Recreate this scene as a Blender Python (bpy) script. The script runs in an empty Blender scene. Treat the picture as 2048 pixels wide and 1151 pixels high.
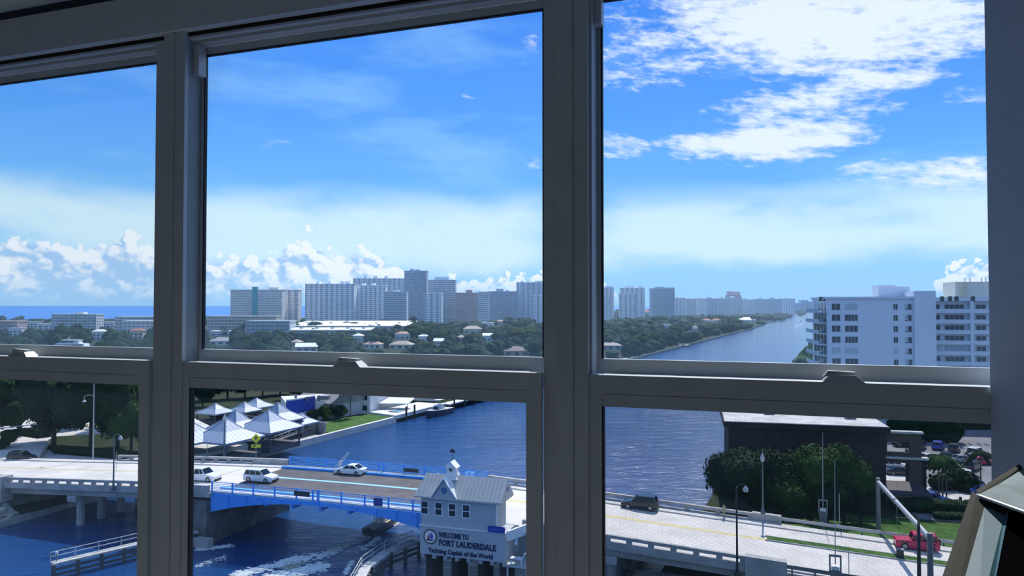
import bpy, math, random
import numpy as np
from mathutils import Vector, Matrix

# ---------------------------------------------------------------- camera
SC = bpy.context.scene
COL = SC.collection
FPX, PITCH, EYE = 1480.0, math.atan(35.5 / 1480.0), 32.0
cd = bpy.data.cameras.new('camera')
cd.sensor_fit = 'HORIZONTAL'; cd.sensor_width = 36.0; cd.lens = FPX / 2048 * 36
cd.clip_start = 0.02; cd.clip_end = 200000
cam = bpy.data.objects.new('camera', cd); COL.objects.link(cam)
cam.location = (0, 0, EYE); cam.rotation_euler = (math.pi / 2 + PITCH, 0, 0)
SC.camera = cam

# ---------------------------------------------------------------- colour management
SC.view_settings.view_transform = 'Standard'; SC.view_settings.look = 'None'
SC.view_settings.gamma = 1.0; SC.view_settings.use_curve_mapping = False
SC.view_settings.exposure = 0.0
SC.cycles.max_bounces = 5; SC.cycles.diffuse_bounces = 3; SC.cycles.glossy_bounces = 3; SC.cycles.transparent_max_bounces = 24
SC.cycles.use_adaptive_sampling = True; SC.cycles.adaptive_threshold = .07
SC.cycles.caustics_reflective = False; SC.cycles.caustics_refractive = False

# ---------------------------------------------------------------- sun
SUN_AZ, SUN_EL = math.radians(18.9), math.radians(52)
sd = bpy.data.lights.new('sun', 'SUN'); sd.energy = 6.0; sd.angle = math.radians(0.55); sd.color = (1.0, 0.965, 0.91)
so = bpy.data.objects.new('sun', sd); COL.objects.link(so)
sv = Vector((math.sin(SUN_AZ) * math.cos(SUN_EL), math.cos(SUN_AZ) * math.cos(SUN_EL), math.sin(SUN_EL)))
so.rotation_euler = sv.to_track_quat('Z', 'Y').to_euler(); so.location = (200, 500, 400)

# ---------------------------------------------------------------- node maths helper
class X:
    """thin wrapper: arithmetic on shader sockets"""
    def __init__(s, nt, sock): s.nt, s.k = nt, sock
    def op(s, o, *a, clamp=False):
        n = s.nt.nodes.new('ShaderNodeMath'); n.operation = o; n.use_clamp = clamp
        for i, q in enumerate((s,) + a):
            if isinstance(q, X): s.nt.links.new(q.k, n.inputs[i])
            else: n.inputs[i].default_value = q
        return X(s.nt, n.outputs[0])
    def __add__(s, o): return s.op('ADD', o)
    def __sub__(s, o): return s.op('SUBTRACT', o)
    def __mul__(s, o): return s.op('MULTIPLY', o)
    def __truediv__(s, o): return s.op('DIVIDE', o)
    def max(s, o): return s.op('MAXIMUM', o)
    def min(s, o): return s.op('MINIMUM', o)
    def sat(s): return s.op('ADD', 0.0, clamp=True)
    def smooth(s, a, b):
        n = s.nt.nodes.new('ShaderNodeMapRange'); n.interpolation_type = 'SMOOTHSTEP'
        s.nt.links.new(s.k, n.inputs[0]); n.inputs[1].default_value = a; n.inputs[2].default_value = b
        return X(s.nt, n.outputs[0])
def combine(nt, *a):
    n = nt.nodes.new('ShaderNodeCombineXYZ')
    for i, q in enumerate(a):
        if isinstance(q, X): nt.links.new(q.k, n.inputs[i])
        else: n.inputs[i].default_value = q
    return n.outputs[0]
def noise(nt, vec, scale, detail=5, rough=0.55, dist=0.0, two=False):
    n = nt.nodes.new('ShaderNodeTexNoise'); n.inputs['Scale'].default_value = scale
    n.inputs['Detail'].default_value = detail; n.inputs['Roughness'].default_value = rough
    n.inputs['Distortion'].default_value = dist
    if two: n.noise_dimensions = '2D'
    if vec is not None: nt.links.new(vec, n.inputs['Vector'])
    return X(nt, n.outputs['Fac'])
def mixc(nt, fac, a, b):
    n = nt.nodes.new('ShaderNodeMix'); n.data_type = 'RGBA'
    if isinstance(fac, X): nt.links.new(fac.k, n.inputs[0])
    else: n.inputs[0].default_value = fac
    for q, i in ((a, 6), (b, 7)):
        if isinstance(q, tuple): n.inputs[i].default_value = (*q, 1)
        else: nt.links.new(q, n.inputs[i])
    return n.outputs[2]

# ---------------------------------------------------------------- sky
def build_sky():
    w = bpy.data.worlds.new('sky'); SC.world = w; w.use_nodes = True
    nt = w.node_tree; nt.nodes.clear()
    tc = nt.nodes.new('ShaderNodeTexCoord'); sep = nt.nodes.new('ShaderNodeSeparateXYZ')
    nt.links.new(tc.outputs['Generated'], sep.inputs[0])
    x, y, z = (X(nt, sep.outputs[i]) for i in range(3))
    az = x.op('ARCTAN2', y) * 57.2958
    el = z.op('ARCSINE') * 57.2958
    ela = el.max(0.0)
    r = nt.nodes.new('ShaderNodeValToRGB'); e = r.color_ramp.elements
    stops = [(0, (.32, .61, .97)), (2.2, (.30, .66, 1.05)), (5, (.32, .68, 1.05)), (9, (.17, .51, 1.05)), (14, (.115, .395, 1.05)),
             (22, (.074, .300, 1.0)), (40, (.12, .37, .98)), (90, (.10, .32, .90))]
    e[0].position = 0; e[0].color = (*stops[0][1], 1); e[1].position = 1; e[1].color = (*stops[-1][1], 1)
    for p, c in stops[1:-1]:
        q = e.new(p / 90); q.color = (*c, 1)
    nt.links.new((ela / 90.0).k, r.inputs[0])
    base = r.outputs[0]
    # thin streaks over the whole sky
    vs = combine(nt, az * 0.05, el * 0.22, 3.0)
    st = noise(nt, vs, 1.0, 4, 0.6, 0, True)
    base = mixc(nt, st.smooth(.46, .78) * el.smooth(4, 8) * 0.36, base, (.48, .82, 1.05))
    # pale layer of haze cloud above the horizon
    vb = combine(nt, az * 0.06, el * 0.16, 0.0)
    nb = noise(nt, vb, 1.0, 4, 0.55, 0, True)
    elw = el + (nb - 0.5) * 4.0
    hz = elw.smooth(2.2, 4.2) * (X(nt, elw.k).op('MULTIPLY', -1.0) + 9.3).smooth(0.0, 2.6)
    base = mixc(nt, hz * (nb.smooth(.18, .55)) * 0.95, base, (.73, .94, 1.05))
    # cumulus bank: top height over azimuth
    fc = nt.nodes.new('ShaderNodeFloatCurve'); cu = fc.mapping.curves[0]
    def A(px): return math.degrees(math.atan((px - 1024) / FPX))
    def E(px, py): return math.degrees(math.atan((611 - py) / FPX * math.cos(math.radians(A(px)))))
    prof = [(-1e3, 500), (0, 486), (60, 488), (150, 494), (235, 478), (300, 500), (420, 528), (500, 520), (560, 506), (600, 474), (640, 500), (690, 508), (720, 500), (770, 520), (800, 528),
            (830, 560), (880, 572), (960, 560), (1020, 556), (1080, 545), (1150, 552), (1230, 566), (1290, 640), (1450, 700), (1800, 700), (1865, 600), (1885, 550), (1920, 528), (1975, 515), (2300, 520)]
    pts = [((-60 if px < -900 else A(px)), max(E(max(px, 0), py), -2)) for px, py in prof]
    pts = [(-180, 4.2), (-120, 3.2)] + pts + [(70, 3.0), (130, 4.2), (180, 4.2)]
    fx = lambda a: (a + 180) / 360
    while len(cu.points) < len(pts): cu.points.new(0.5, 0.5)
    for p, (a, h) in zip(cu.points, pts):
        p.location = (fx(a), (h + 2) / 10); p.handle_type = 'VECTOR'
    fc.mapping.update()
    nt.links.new(((az + 180.0) / 360.0).k, fc.inputs['Value'])
    top = X(nt, fc.outputs[0]) * 10.0 - 2.0
    vc = combine(nt, az * 0.5, el * 0.62, 1.7)
    n1 = noise(nt, vc, 0.7, 4, 0.5, 0, True)
    puff = (noise(nt, vc, 1.5, 0, .5, 0, True).op('SUBTRACT', .5).op('ABSOLUTE') + noise(nt, vc, 3.4, 0, .5, 0, True).op('SUBTRACT', .5).op('ABSOLUTE') * .5) * 2.8
    head = top - el + (n1 - 0.5) * 2.3 + (puff - 0.45) * 1.1
    cm = head.smooth(0.0, 0.22) * el.smooth(0.1, 1.2)
    vc2 = combine(nt, az * 0.5 + 0.16, el * 0.62 + 0.22, 1.7)
    n2 = noise(nt, vc2, 0.7, 4, 0.5, 0, True)
    shade = ((n1 - n2) * 3.0 + 0.46 + (puff - .45) * .5 - head.smooth(0.5, 3.0) * 0.22).sat()
    ccol = mixc(nt, shade.smooth(.12, .66), (.38, .62, .95), (.98, 1.03, 1.08))
    base = mixc(nt, cm * (el.smooth(0.6, 2.6) * 0.5 + 0.46), base, ccol)
    # high cloud: broken mackerel patches
    def patch(px, py, hw, hh, tilt, s):
        a0, e0 = A(px), E(px, py); ka = 57.3 / FPX
        ca, sa = math.cos(math.radians(tilt)), math.sin(math.radians(tilt))
        da, de = az - a0, el - e0
        p = (da * ca - de * sa) / (hw * ka); q = (da * sa + de * ca) / (hh * ka)
        return ((p * p + q * q).op('MULTIPLY', -1.0) + 1.0).max(0.0) * s
    m = None
    for a in [(1650, 40, 420, 120, 9, 1.45), (1330, 70, 230, 90, 4, .72), (1300, 135, 190, 60, 0, .55), (1600, 218, 215, 62, -3, .98), (1530, 283, 235, 48, 0, 1.4), (1750, 152, 120, 34, 12, 1.2), (1880, 346, 190, 36, 4, 1.1),
              (1230, 292, 100, 34, 12, .74), (1075, 330, 60, 26, 25, .6), (1950, 190, 80, 20, 10, .7), (930, 190, 30, 8, 5, .5), (540, 287, 150, 20, -2, .24), (1060, 90, 60, 40, -30, .4), (1900, 374, 110, 10, 3, .6)]:
        q = patch(*a); m = q if m is None else m.max(q)
    # and the same kind of cloud going on outside the frame
    vg = combine(nt, az * 0.035, el * 0.06, 9.0)
    g = noise(nt, vg, 1.0, 2, .5, 0, True)
    out = (az.op('ABSOLUTE') - 36.0).smooth(0, 12).max((el - 24.0).smooth(0, 8))
    m = m.max(g.smooth(.42, .66) * out * el.smooth(8, 16))
    vk = combine(nt, az * 0.20, (el + az * 0.10) * 0.80, 5.0)
    k1 = noise(nt, vk, 1.15, 6, .66, 0, True)
    vk2 = combine(nt, az * 0.9 - el * .25, (el + az * 0.22) * 2.4, 2.0)
    k2 = noise(nt, vk2, 1.0, 3, .6, 0, True)
    den = (m * 0.95 + (k1 - 0.5) * 2.1 * m.smooth(0, .3) + (k2 - 0.5) * 0.9 * m.smooth(0, .3) - 0.27).smooth(0.0, 0.95) * m.smooth(0, .2)
    base = mixc(nt, den * 0.97, base, (.93, 1.0, 1.05))
    bg = nt.nodes.new('ShaderNodeBackground'); nt.links.new(base, bg.inputs[0]); bg.inputs[1].default_value = 1.0
    o = nt.nodes.new('ShaderNodeOutputWorld'); nt.links.new(bg.outputs[0], o.inputs[0])
    w.cycles.sampling_method = 'NONE'
build_sky()

# ---------------------------------------------------------------- mesh helpers
rnd = random.Random(7)
class MB:
    def __init__(s): s.v, s.f = [], []
    def add(s, vs, fs, M=None):
        b = len(s.v)
        s.v += [tuple(M @ Vector(p)) if M is not None else tuple(p) for p in vs]
        s.f += [tuple(b + i for i in q) for q in fs]; return s
    def box(s, x0, x1, y0, y1, z0, z1, M=None):
        return s.add([(x0, y0, z0), (x1, y0, z0), (x1, y1, z0), (x0, y1, z0), (x0, y0, z1), (x1, y0, z1), (x1, y1, z1), (x0, y1, z1)],
                     [(0, 3, 2, 1), (4, 5, 6, 7), (0, 1, 5, 4), (1, 2, 6, 5), (2, 3, 7, 6), (3, 0, 4, 7)], M)
    def prism(s, poly, z0, z1, M=None):
        n = len(poly)
        return s.add([(p[0], p[1], z0) for p in poly] + [(p[0], p[1], z1) for p in poly],
                     [tuple(range(n - 1, -1, -1)), tuple(range(n, 2 * n))] + [(i, (i + 1) % n, n + (i + 1) % n, n + i) for i in range(n)], M)
    def hull8(s, b, t):      # bottom quad, top quad
        return s.add(list(b) + list(t), [(0, 3, 2, 1), (4, 5, 6, 7), (0, 1, 5, 4), (1, 2, 6, 5), (2, 3, 7, 6), (3, 0, 4, 7)])
    def tube(s, p, q, r, r2=None, n=8):
        p, q = Vector(p), Vector(q); r2 = r if r2 is None else r2
        d = (q - p).normalized(); a = d.orthogonal().normalized(); b = d.cross(a)
        vs = []
        for c, R in ((p, r), (q, r2)):
            vs += [c + (a * math.cos(2 * math.pi * i / n) + b * math.sin(2 * math.pi * i / n)) * R for i in range(n)]
        return s.add(vs, [(i, (i + 1) % n, n + (i + 1) % n, n + i) for i in range(n)] + [tuple(range(n - 1, -1, -1)), tuple(range(n, 2 * n))])
    def path(s, pts, r, n=6):
        for a, b in zip(pts, pts[1:]): s.tube(a, b, r, n=n)
        return s
    def lathe(s, prof, n=12, c=(0, 0, 0)):
        vs = [(c[0] + r * math.cos(2 * math.pi * i / n), c[1] + r * math.sin(2 * math.pi * i / n), c[2] + h) for r, h in prof for i in range(n)]
        k = len(prof)
        fs = [(j * n + i, j * n + (i + 1) % n, (j + 1) * n + (i + 1) % n, (j + 1) * n + i) for j in range(k - 1) for i in range(n)]
        fs += [tuple(range(n - 1, -1, -1)), tuple(range((k - 1) * n, k * n))]
        return s.add(vs, fs)
    def mesh(s, name, mat, smooth=False):
        me = bpy.data.meshes.new(name); me.from_pydata(s.v, [], s.f); me.update()
        if mat is not None: me.materials.append(mat)
        if smooth: me.polygons.foreach_set('use_smooth', [True] * len(me.polygons))
        return me
    def build(s, name, mat, parent=None, smooth=False, loc=None, rz=0):
        return link(name, s.mesh(name, mat, smooth), parent, loc, rz)
def link(name, me, parent=None, loc=None, rz=0, scale=None):
    o = bpy.data.objects.new(name, me); COL.objects.link(o); o.parent = parent
    if loc is not None: o.location = loc
    if rz: o.rotation_euler = (0, 0, rz)
    if scale is not None: o.scale = scale if not isinstance(scale, (int, float)) else (scale,) * 3
    return o
def tag(o, label=None, cat=None, group=None, kind=None):
    if label: o['label'] = label
    if cat: o['category'] = cat
    if group: o['group'] = group
    if kind: o['kind'] = kind
    return o
def thing(name, label, cat, loc=(0, 0, 0), rz=0, group=None):
    return tag(link(name, None, None, loc, rz), label, cat, group)
def stuff(o): o['kind'] = 'stuff'; return o

def ray(px, py):
    a, b = (px - 1024) / FPX, (575.5 - py) / FPX
    c, s = math.cos(PITCH), math.sin(PITCH)
    return Vector((a, c - b * s, s + b * c))
def at(px, py, z):                      # the spot on the level z seen at a pixel
    d = ray(px, py); t = (z - EYE) / d.z
    return Vector((d.x * t, d.y * t, z))
def pt(px, py, Y):                      # the spot at a distance Y seen at a pixel
    d = ray(px, py); t = Y / d.y
    return Vector((d.x * t, Y, EYE + d.z * t))
def px_of(x, y): return 1024 + FPX * x / y

# ---------------------------------------------------------------- materials
MATS = {}
def mat(name, col, rough=.6, var=.12, scale=2.0, bump=0.0, metal=0.0, col2=None, spec=.5, coat=0.0):
    if name in MATS: return MATS[name]
    m = bpy.data.materials.new(name); m.use_nodes = True; nt = m.node_tree
    b = nt.nodes['Principled BSDF']
    tc = nt.nodes.new('ShaderNodeTexCoord')
    n = noise(nt, tc.outputs['Object'], scale, 4, .6)
    c2 = col2 or tuple(max(0, c * (1 - 2 * var)) for c in col)
    nt.links.new(mixc(nt, n.smooth(.3, .7), c2, col), b.inputs['Base Color'])
    b.inputs['Roughness'].default_value = rough; b.inputs['Metallic'].default_value = metal
    b.inputs['Specular IOR Level'].default_value = spec; b.inputs['Coat Weight'].default_value = coat
    if bump:
        bn = nt.nodes.new('ShaderNodeBump'); bn.inputs['Strength'].default_value = bump; bn.inputs['Distance'].default_value = .05
        nt.links.new(noise(nt, tc.outputs['Object'], scale * 6, 4, .6).k, bn.inputs['Height'])
        nt.links.new(bn.outputs[0], b.inputs['Normal'])
    MATS[name] = m; return m
def glass_mat(name, tint, refl, dust):
    """clear pane with a film of dust and salt that catches the daylight, thicker towards the lower edge"""
    m = bpy.data.materials.new(name); m.use_nodes = True; nt = m.node_tree; nt.nodes.clear()
    t = nt.nodes.new('ShaderNodeBsdfTransparent'); t.inputs[0].default_value = (*tint, 1)
    g = nt.nodes.new('ShaderNodeBsdfGlossy'); g.inputs['Roughness'].default_value = .02
    f = nt.nodes.new('ShaderNodeFresnel'); f.inputs[0].default_value = 1.45
    mx = nt.nodes.new('ShaderNodeMixShader'); nt.links.new((X(nt, f.outputs[0]) * refl).k, mx.inputs[0])
    nt.links.new(t.outputs[0], mx.inputs[1]); nt.links.new(g.outputs[0], mx.inputs[2])
    tc = nt.nodes.new('ShaderNodeTexCoord'); sp = nt.nodes.new('ShaderNodeSeparateXYZ'); nt.links.new(tc.outputs['Object'], sp.inputs[0])
    n = noise(nt, tc.outputs['Object'], 3.5, 4, .6)
    low = X(nt, sp.outputs[2]).op('MULTIPLY', -1.0).smooth(.02, .115)
    d = (n.smooth(.25, .8) * .9 + .45) * dust * (low * 1.1 + 1.0)
    tl = nt.nodes.new('ShaderNodeBsdfTranslucent'); tl.inputs[0].default_value = (.42, .68, 1.0, 1)
    m2 = nt.nodes.new('ShaderNodeMixShader'); nt.links.new(d.k, m2.inputs[0]); nt.links.new(mx.outputs[0], m2.inputs[1]); nt.links.new(tl.outputs[0], m2.inputs[2])
    o = nt.nodes.new('ShaderNodeOutputMaterial'); nt.links.new(m2.outputs[0], o.inputs[0]); return m
def screen_mat(name):
    m = bpy.data.materials.new(name); m.use_nodes = True; nt = m.node_tree; nt.nodes.clear()
    t = nt.nodes.new('ShaderNodeBsdfTransparent'); d = nt.nodes.new('ShaderNodeBsdfDiffuse'); d.inputs[0].default_value = (.05, .055, .06, 1)
    tc = nt.nodes.new('ShaderNodeTexCoord'); sp = nt.nodes.new('ShaderNodeSeparateXYZ'); nt.links.new(tc.outputs['Object'], sp.inputs[0])
    g = None
    for i in (0, 2):
        q = (X(nt, sp.outputs[i]) * 640.0).op('FRACT').op('LESS_THAN', .11); g = q if g is None else g.max(q)
    mx = nt.nodes.new('ShaderNodeMixShader'); nt.links.new((g * .75).k, mx.inputs[0])
    nt.links.new(t.outputs[0], mx.inputs[1]); nt.links.new(d.outputs[0], mx.inputs[2])
    o = nt.nodes.new('ShaderNodeOutputMaterial'); nt.links.new(mx.outputs[0], o.inputs[0]); return m
def water_mat():
    m = bpy.data.materials.new('water'); m.use_nodes = True; nt = m.node_tree; b = nt.nodes['Principled BSDF']
    tc = nt.nodes.new('ShaderNodeTexCoord')
    n0 = noise(nt, tc.outputs['Object'], .012, 3, .5)
    nt.links.new(mixc(nt, n0.smooth(.35, .65), (.006, .044, .155), (.009, .058, .195)), b.inputs['Base Color'])
    b.inputs['Roughness'].default_value = .10; b.inputs['IOR'].default_value = 1.40
    mp = nt.nodes.new('ShaderNodeMapping'); mp.inputs['Rotation'].default_value = (0, 0, math.radians(-20)); mp.inputs['Scale'].default_value = (.55, 1.0, 1)
    nt.links.new(tc.outputs['Object'], mp.inputs[0])
    h = noise(nt, mp.outputs[0], .22, 2, .5) * 2.2 + noise(nt, mp.outputs[0], 1.1, 6, .62, .5)
    bn = nt.nodes.new('ShaderNodeBump'); bn.inputs['Strength'].default_value = .55; bn.inputs['Distance'].default_value = .45
    nt.links.new(h.k, bn.inputs['Height']); nt.links.new(bn.outputs[0], b.inputs['Normal'])
    return m
WHITE = mat('white_paint', (.78, .78, .76), .5)
CONC = mat('concrete', (.44, .435, .42), .8, .16, .6, .3)
ROADC = mat('road_concrete', (.66, .62, .57), .85, .10, .25, .2)
ASPH = mat('span_asphalt', (.095, .085, .09), .8, .2, .5, .2)
BLUE = mat('bridge_blue_paint', (.055, .33, .88), .45, .08)
LBLUE = mat('light_blue_paint', (.30, .62, .95), .5, .05)
YELLOW = mat('road_yellow', (.75, .62, .16), .7, .1)
GREYM = mat('grey_metal', (.20, .22, .24), .45, .1, metal=.3)
DARKM = mat('dark_metal', (.025, .03, .035), .5, .1)
GRASS = mat('lawn_grass', (.070, .155, .032), .9, .25, .8, .5, spec=.1)
SOIL = mat('neighbourhood_ground', (.020, .036, .014), .95, .3, .05, col2=(.045, .050, .034), spec=.05)
PAVE = mat('pale_paving', (.62, .59, .55), .85, .12, .2)
WINDOWG = mat('dark_window_glass', (.012, .02, .04), .08, .2, .6)
LEAF = [mat('foliage_deep', (.012, .040, .012), .8, .3, .8, spec=.08), mat('foliage_mid', (.030, .082, .014), .8, .3, .8, spec=.08), mat('foliage_olive', (.055, .095, .020), .8, .3, .8, spec=.08)]
BARK = mat('bark', (.06, .045, .032), .9, .2, 3)
# ================================================================ THE ROOM (window wall runs parallel to the bridge)
WYAW = math.radians(-19.3); WD = 1.534
NX, NY = math.sin(-WYAW), math.cos(WYAW)
RM = Matrix.Translation((NX * WD, NY * WD, EYE)) @ Matrix.Rotation(WYAW, 4, 'Z')
FRAMEM = mat('window_frame_paint', (.58, .62, .65), .42, .05, 5)
GASKET = mat('black_gasket', (.006, .006, .010), .6)
WALLM = mat('room_plaster', (.70, .73, .76), .9, .05, 2)
CEILM = mat('ceiling_plaster', (.62, .66, .67), .9, .05, 2)
DARKGAP = mat('gap_shade_colour', (.006, .006, .010), .9)  # shade inside the recess put into a near-black colour
FLOORM = mat('room_floor_tile', (.56, .58, .58), .5, .1, 2)
LATCHM = mat('sash_lock_paint', (.66, .66, .66), .35, .04, 9)
GLASS = glass_mat('window_glass', (.95, .975, .985), .12, .014)
GLASSLO = glass_mat('lower_window_glass', (.92, .925, .93), .12, .003)
SCREEN = screen_mat('insect_screen')
def rm_obj(o):
    o.matrix_world = RM @ o.matrix_world; return o
def struct(name, mb, m, label=None, rm=True):
    o = mb.build(name, m); o['kind'] = 'structure'
    if label: o['label'] = label
    if rm: o.matrix_basis = RM
    return o
FZ, CZ = -1.52, .823      # floor and ceiling relative to the eye
def latch_mesh():
    base = MB(); a, h = .036, .013
    base.hull8([(-a, -.068, 0), (a, -.068, 0), (a, -.030, 0), (-a, -.030, 0)], [(-a * .55, -.062, h), (a * .55, -.062, h), (a * .55, -.034, h), (-a * .55, -.034, h)])
    lev = MB()
    lev.hull8([(-.034, -.058, h * .7), (.020, -.056, h), (.020, -.040, h), (-.034, -.042, h * .7)], [(-.026, -.057, h + .007), (.020, -.055, h + .005), (.020, -.041, h + .005), (-.026, -.043, h + .007)])
    return base, lev
LB, LL = latch_mesh()
LBm, LLm = LB.mesh('sash_lock', LATCHM), LL.mesh('lever', LATCHM)
def window(n, w0, label, screen):
    W = .969
    o = link('window_%d' % n, None); o.matrix_basis = RM @ Matrix.Translation((w0, 0, 0))
    o['kind'] = 'structure'; o['label'] = label
    f = MB()
    for z0, z1, y1 in ((-.93, -.140, -.036), (-.140, .72, .0)):
        f.box(0, .010, -.058, y1, z0, z1); f.box(.943, W, -.058, y1, z0, z1)
    f.box(.010, .943, -.058, .0, .672, .72); f.box(.010, .943, -.050, .012, -.96, -.90)
    f.box(.010, .943, -.0600, -.050, .697, .7005)
    f.build('frame', FRAMEM, o)
    MB().box(.010, .943, -.042, -.014, .664, .672).build('head_bead', mat('head_bead_paint', (.62, .64, .63), .4), o)
    MB().box(.010, .026, -.040, -.014, .585, .662).build('sash_stop', LATCHM, o)
    u = MB()
    u.box(.010, .0190, -.012, .0, -.141, .672); u.box(.930, .943, -.012, .0, -.141, .672)
    u.box(.0190, .930, -.012, .0, .6435, .664); u.box(.0190, .930, -.012, .0, -.141, -.1105)
    us = u.build('upper_sash', FRAMEM, o)
    g = MB()
    g.box(.0190, .0225, -.0130, -.004, -.1105, .6435); g.box(.0225, .930, -.0130, -.004, .6405, .6435); g.box(.9265, .930, -.0130, -.004, -.1105, .6405)
    g.build('gasket', GASKET, us)
    MB().box(.0190, .930, -.0060, -.0030, -.1105, .6435).build('pane', GLASS, us)
    l = MB()
    l.box(.003, .031, -.067, -.050, -.90, -.139); l.box(.907, .940, -.067, -.050, -.90, -.139)
    l.box(.031, .907, -.067, -.033, -.176, -.139); l.box(.031, .907, -.033, -.018, -.176, -.152); l.box(.031, .907, -.0655, -.050, -.202, -.1772); l.box(.031, .907, -.067, -.050, -.90, -.83)
    ls = l.build('lower_sash', FRAMEM, o)
    MB().box(.031, .0345, -.0665, -.052, -.83, -.202).build('gasket', GASKET, ls)
    MB().box(.031, .907, -.0580, -.0550, -.83, -.202).build('pane', GLASSLO, ls)
    k = link('sash_lock', LBm, ls, (.477, 0, -.139)); link('lever', LLm, k)
    if screen:
        MB().box(.012, .941, -.0370, -.0365, -.90, -.142).build('insect_screen', SCREEN, o)
    return o
window(1, -2.4257, 'left single-hung window with grey frame, cut by the picture edge', False)
window(2, -1.3897, 'middle single-hung window between the two mullion posts', False)
window(3, -.3537, 'right single-hung window with insect screen beside the dark wall', True)
for i, (w0, lab) in enumerate(((-1.447, 'mullion post between left and middle window'), (-.417, 'mullion post between middle and right window'), (-2.493, 'mullion post left of the left window'))):
    m = MB(); m.box(w0, w0 + .0673, -.070, -.036, -.96, -.14); m.box(w0, w0 + .0673, -.070, .0, -.14, .72); m.box(w0 + .026, w0 + .036, -.0735, -.069, -.96, .72)
    struct('trim_%d' % (i + 1), m, FRAMEM, lab)
m = MB(); m.box(-3.4, .351, -.084, .02, .6875, .790)
struct('trim_4', m, CEILM, 'grey fascia board running above the windows')
m = MB(); m.box(-3.4, .351, -.030, .02, .790, .86); m.box(-3.4, .351, -.060, -.0505, .678, .6875)
struct('trim_5', m, DARKGAP, 'near-black strips standing in for shade above and below the fascia')
m = MB(); m.box(-3.4, .615, -.12, .05, -1.0, -.96)
struct('trim_6', m, FRAMEM, 'window sill under the three windows')
m = MB(); m.box(-3.4, .7, -.05, .12, FZ, -.96); m.box(-3.4, .7, .0, .12, .72, 1.0); m.box(-3.4, -2.493, -.03, .07, -.96, .72); m.box(.615, .8, -.03, .07, -.96, .72)
struct('wall_window', m, WALLM, 'outer wall holding the windows')
m = MB().prism([(.351, -.072), (.45, -.30), (1.9, -.30), (1.9, -4.6), (2.2, -4.6), (2.2, -.072)][::-1], FZ, 1.0)
struct('wall_right', m, mat('right_wall_paint', (.42, .46, .53), .8, .04, 2), 'plain blue grey wall at the right edge')
struct('wall_left', MB().box(-3.5, -3.4, -4.6, .1, FZ, 1.0), WALLM, 'left wall of the room')
struct('wall_back', MB().box(-3.5, 2.2, -4.7, -4.6, FZ, 1.0), WALLM, 'back wall of the room')
struct('floor', MB().box(-3.5, 2.2, -4.7, .12, FZ - .1, FZ), FLOORM, 'tiled room floor')
struct('ceiling', MB().box(-3.5, 2.2, -4.7, -.062, CZ, CZ + .15), CEILM, 'grey ceiling of the room')

# silver mirrored frame, lower right
def mirror_frame():
    t = thing('mirrored_frame', 'leaning silver mirrored frame with black panel at the lower right corner', 'mirror')
    MIR = mat('mirror_bevel', (.24, .31, .35), .5, .06, 6, spec=.15); MIRB = mat('brushed_frame_edge', (.085, .08, .07), .8, .1, 8, spec=.05)
    TEAL = mat('inner_bevel_glass', (.09, .21, .26), .5, .08, 5, spec=.1); BLK = mat('black_panel', (.004, .004, .005), .9, spec=.0)
    EDGE = mat('bright_frame_edge', (.86, .90, .92), .3, .03)  # lit edge line put into a near-white colour
    def slab(name, corners, m, th=.02):
        f = [pt(*c) for c in corners]; bk = [p + Vector((.3, .95, .1)) * th for p in f]; n = len(f)
        MB().add(f + bk, [tuple(range(n)), tuple(range(2 * n - 1, n - 1, -1))] + [(i, n + i, n + (i + 1) % n, (i + 1) % n) for i in range(n)]).build(name, m, t)
    Y0, YL = 1.04, .86
    C, E = (1953, 989, Y0), (2120, 1049, .93)
    slab('outer_bevel', [C, (1969, 1012, 1.020), (1906, 1240, YL - .006), (1868, 1240, YL)], MIRB)
    slab('mirror_strip', [(1969, 1012, 1.020), (2009, 1029, 1.004), (1956, 1240, YL - .010), (1906, 1240, YL - .006)], MIR)
    slab('inner_bevel', [(2009, 1029, 1.004), (2019, 1015, 1.010), (1975, 1240, YL - .004), (1956, 1240, YL - .010)], TEAL)
    slab('mitre_cap', [C, (2019, 1014, 1.012), (2009, 1029, 1.004), (1969, 1012, 1.020)], MIRB, .006)
    slab('panel', [(2019, 1015, 1.012), (2120, 1052, .955), (2120, 1240, .84), (1975, 1240, YL - .002)], BLK, .01)
    slab('top_glass', [C, (2046, 936, 1.14), (2150, 960, 1.08), E], mat('top_mirror', (.26, .33, .34), .5, .25, 9, spec=.2), .004)
    slab('back_rail', [(1957, 985, Y0 + .005), (2044, 932, 1.14), (2046, 952, 1.135), (1998, 982, Y0 + .04), (1966, 991, Y0)], MIRB, .012)
    a, b = pt(*C), pt(*E); MB().tube(a + Vector((0, -.006, .0)), b + Vector((0, -.006, .0)), .0024).build('top_edge', EDGE, t)
mirror_frame()

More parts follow.
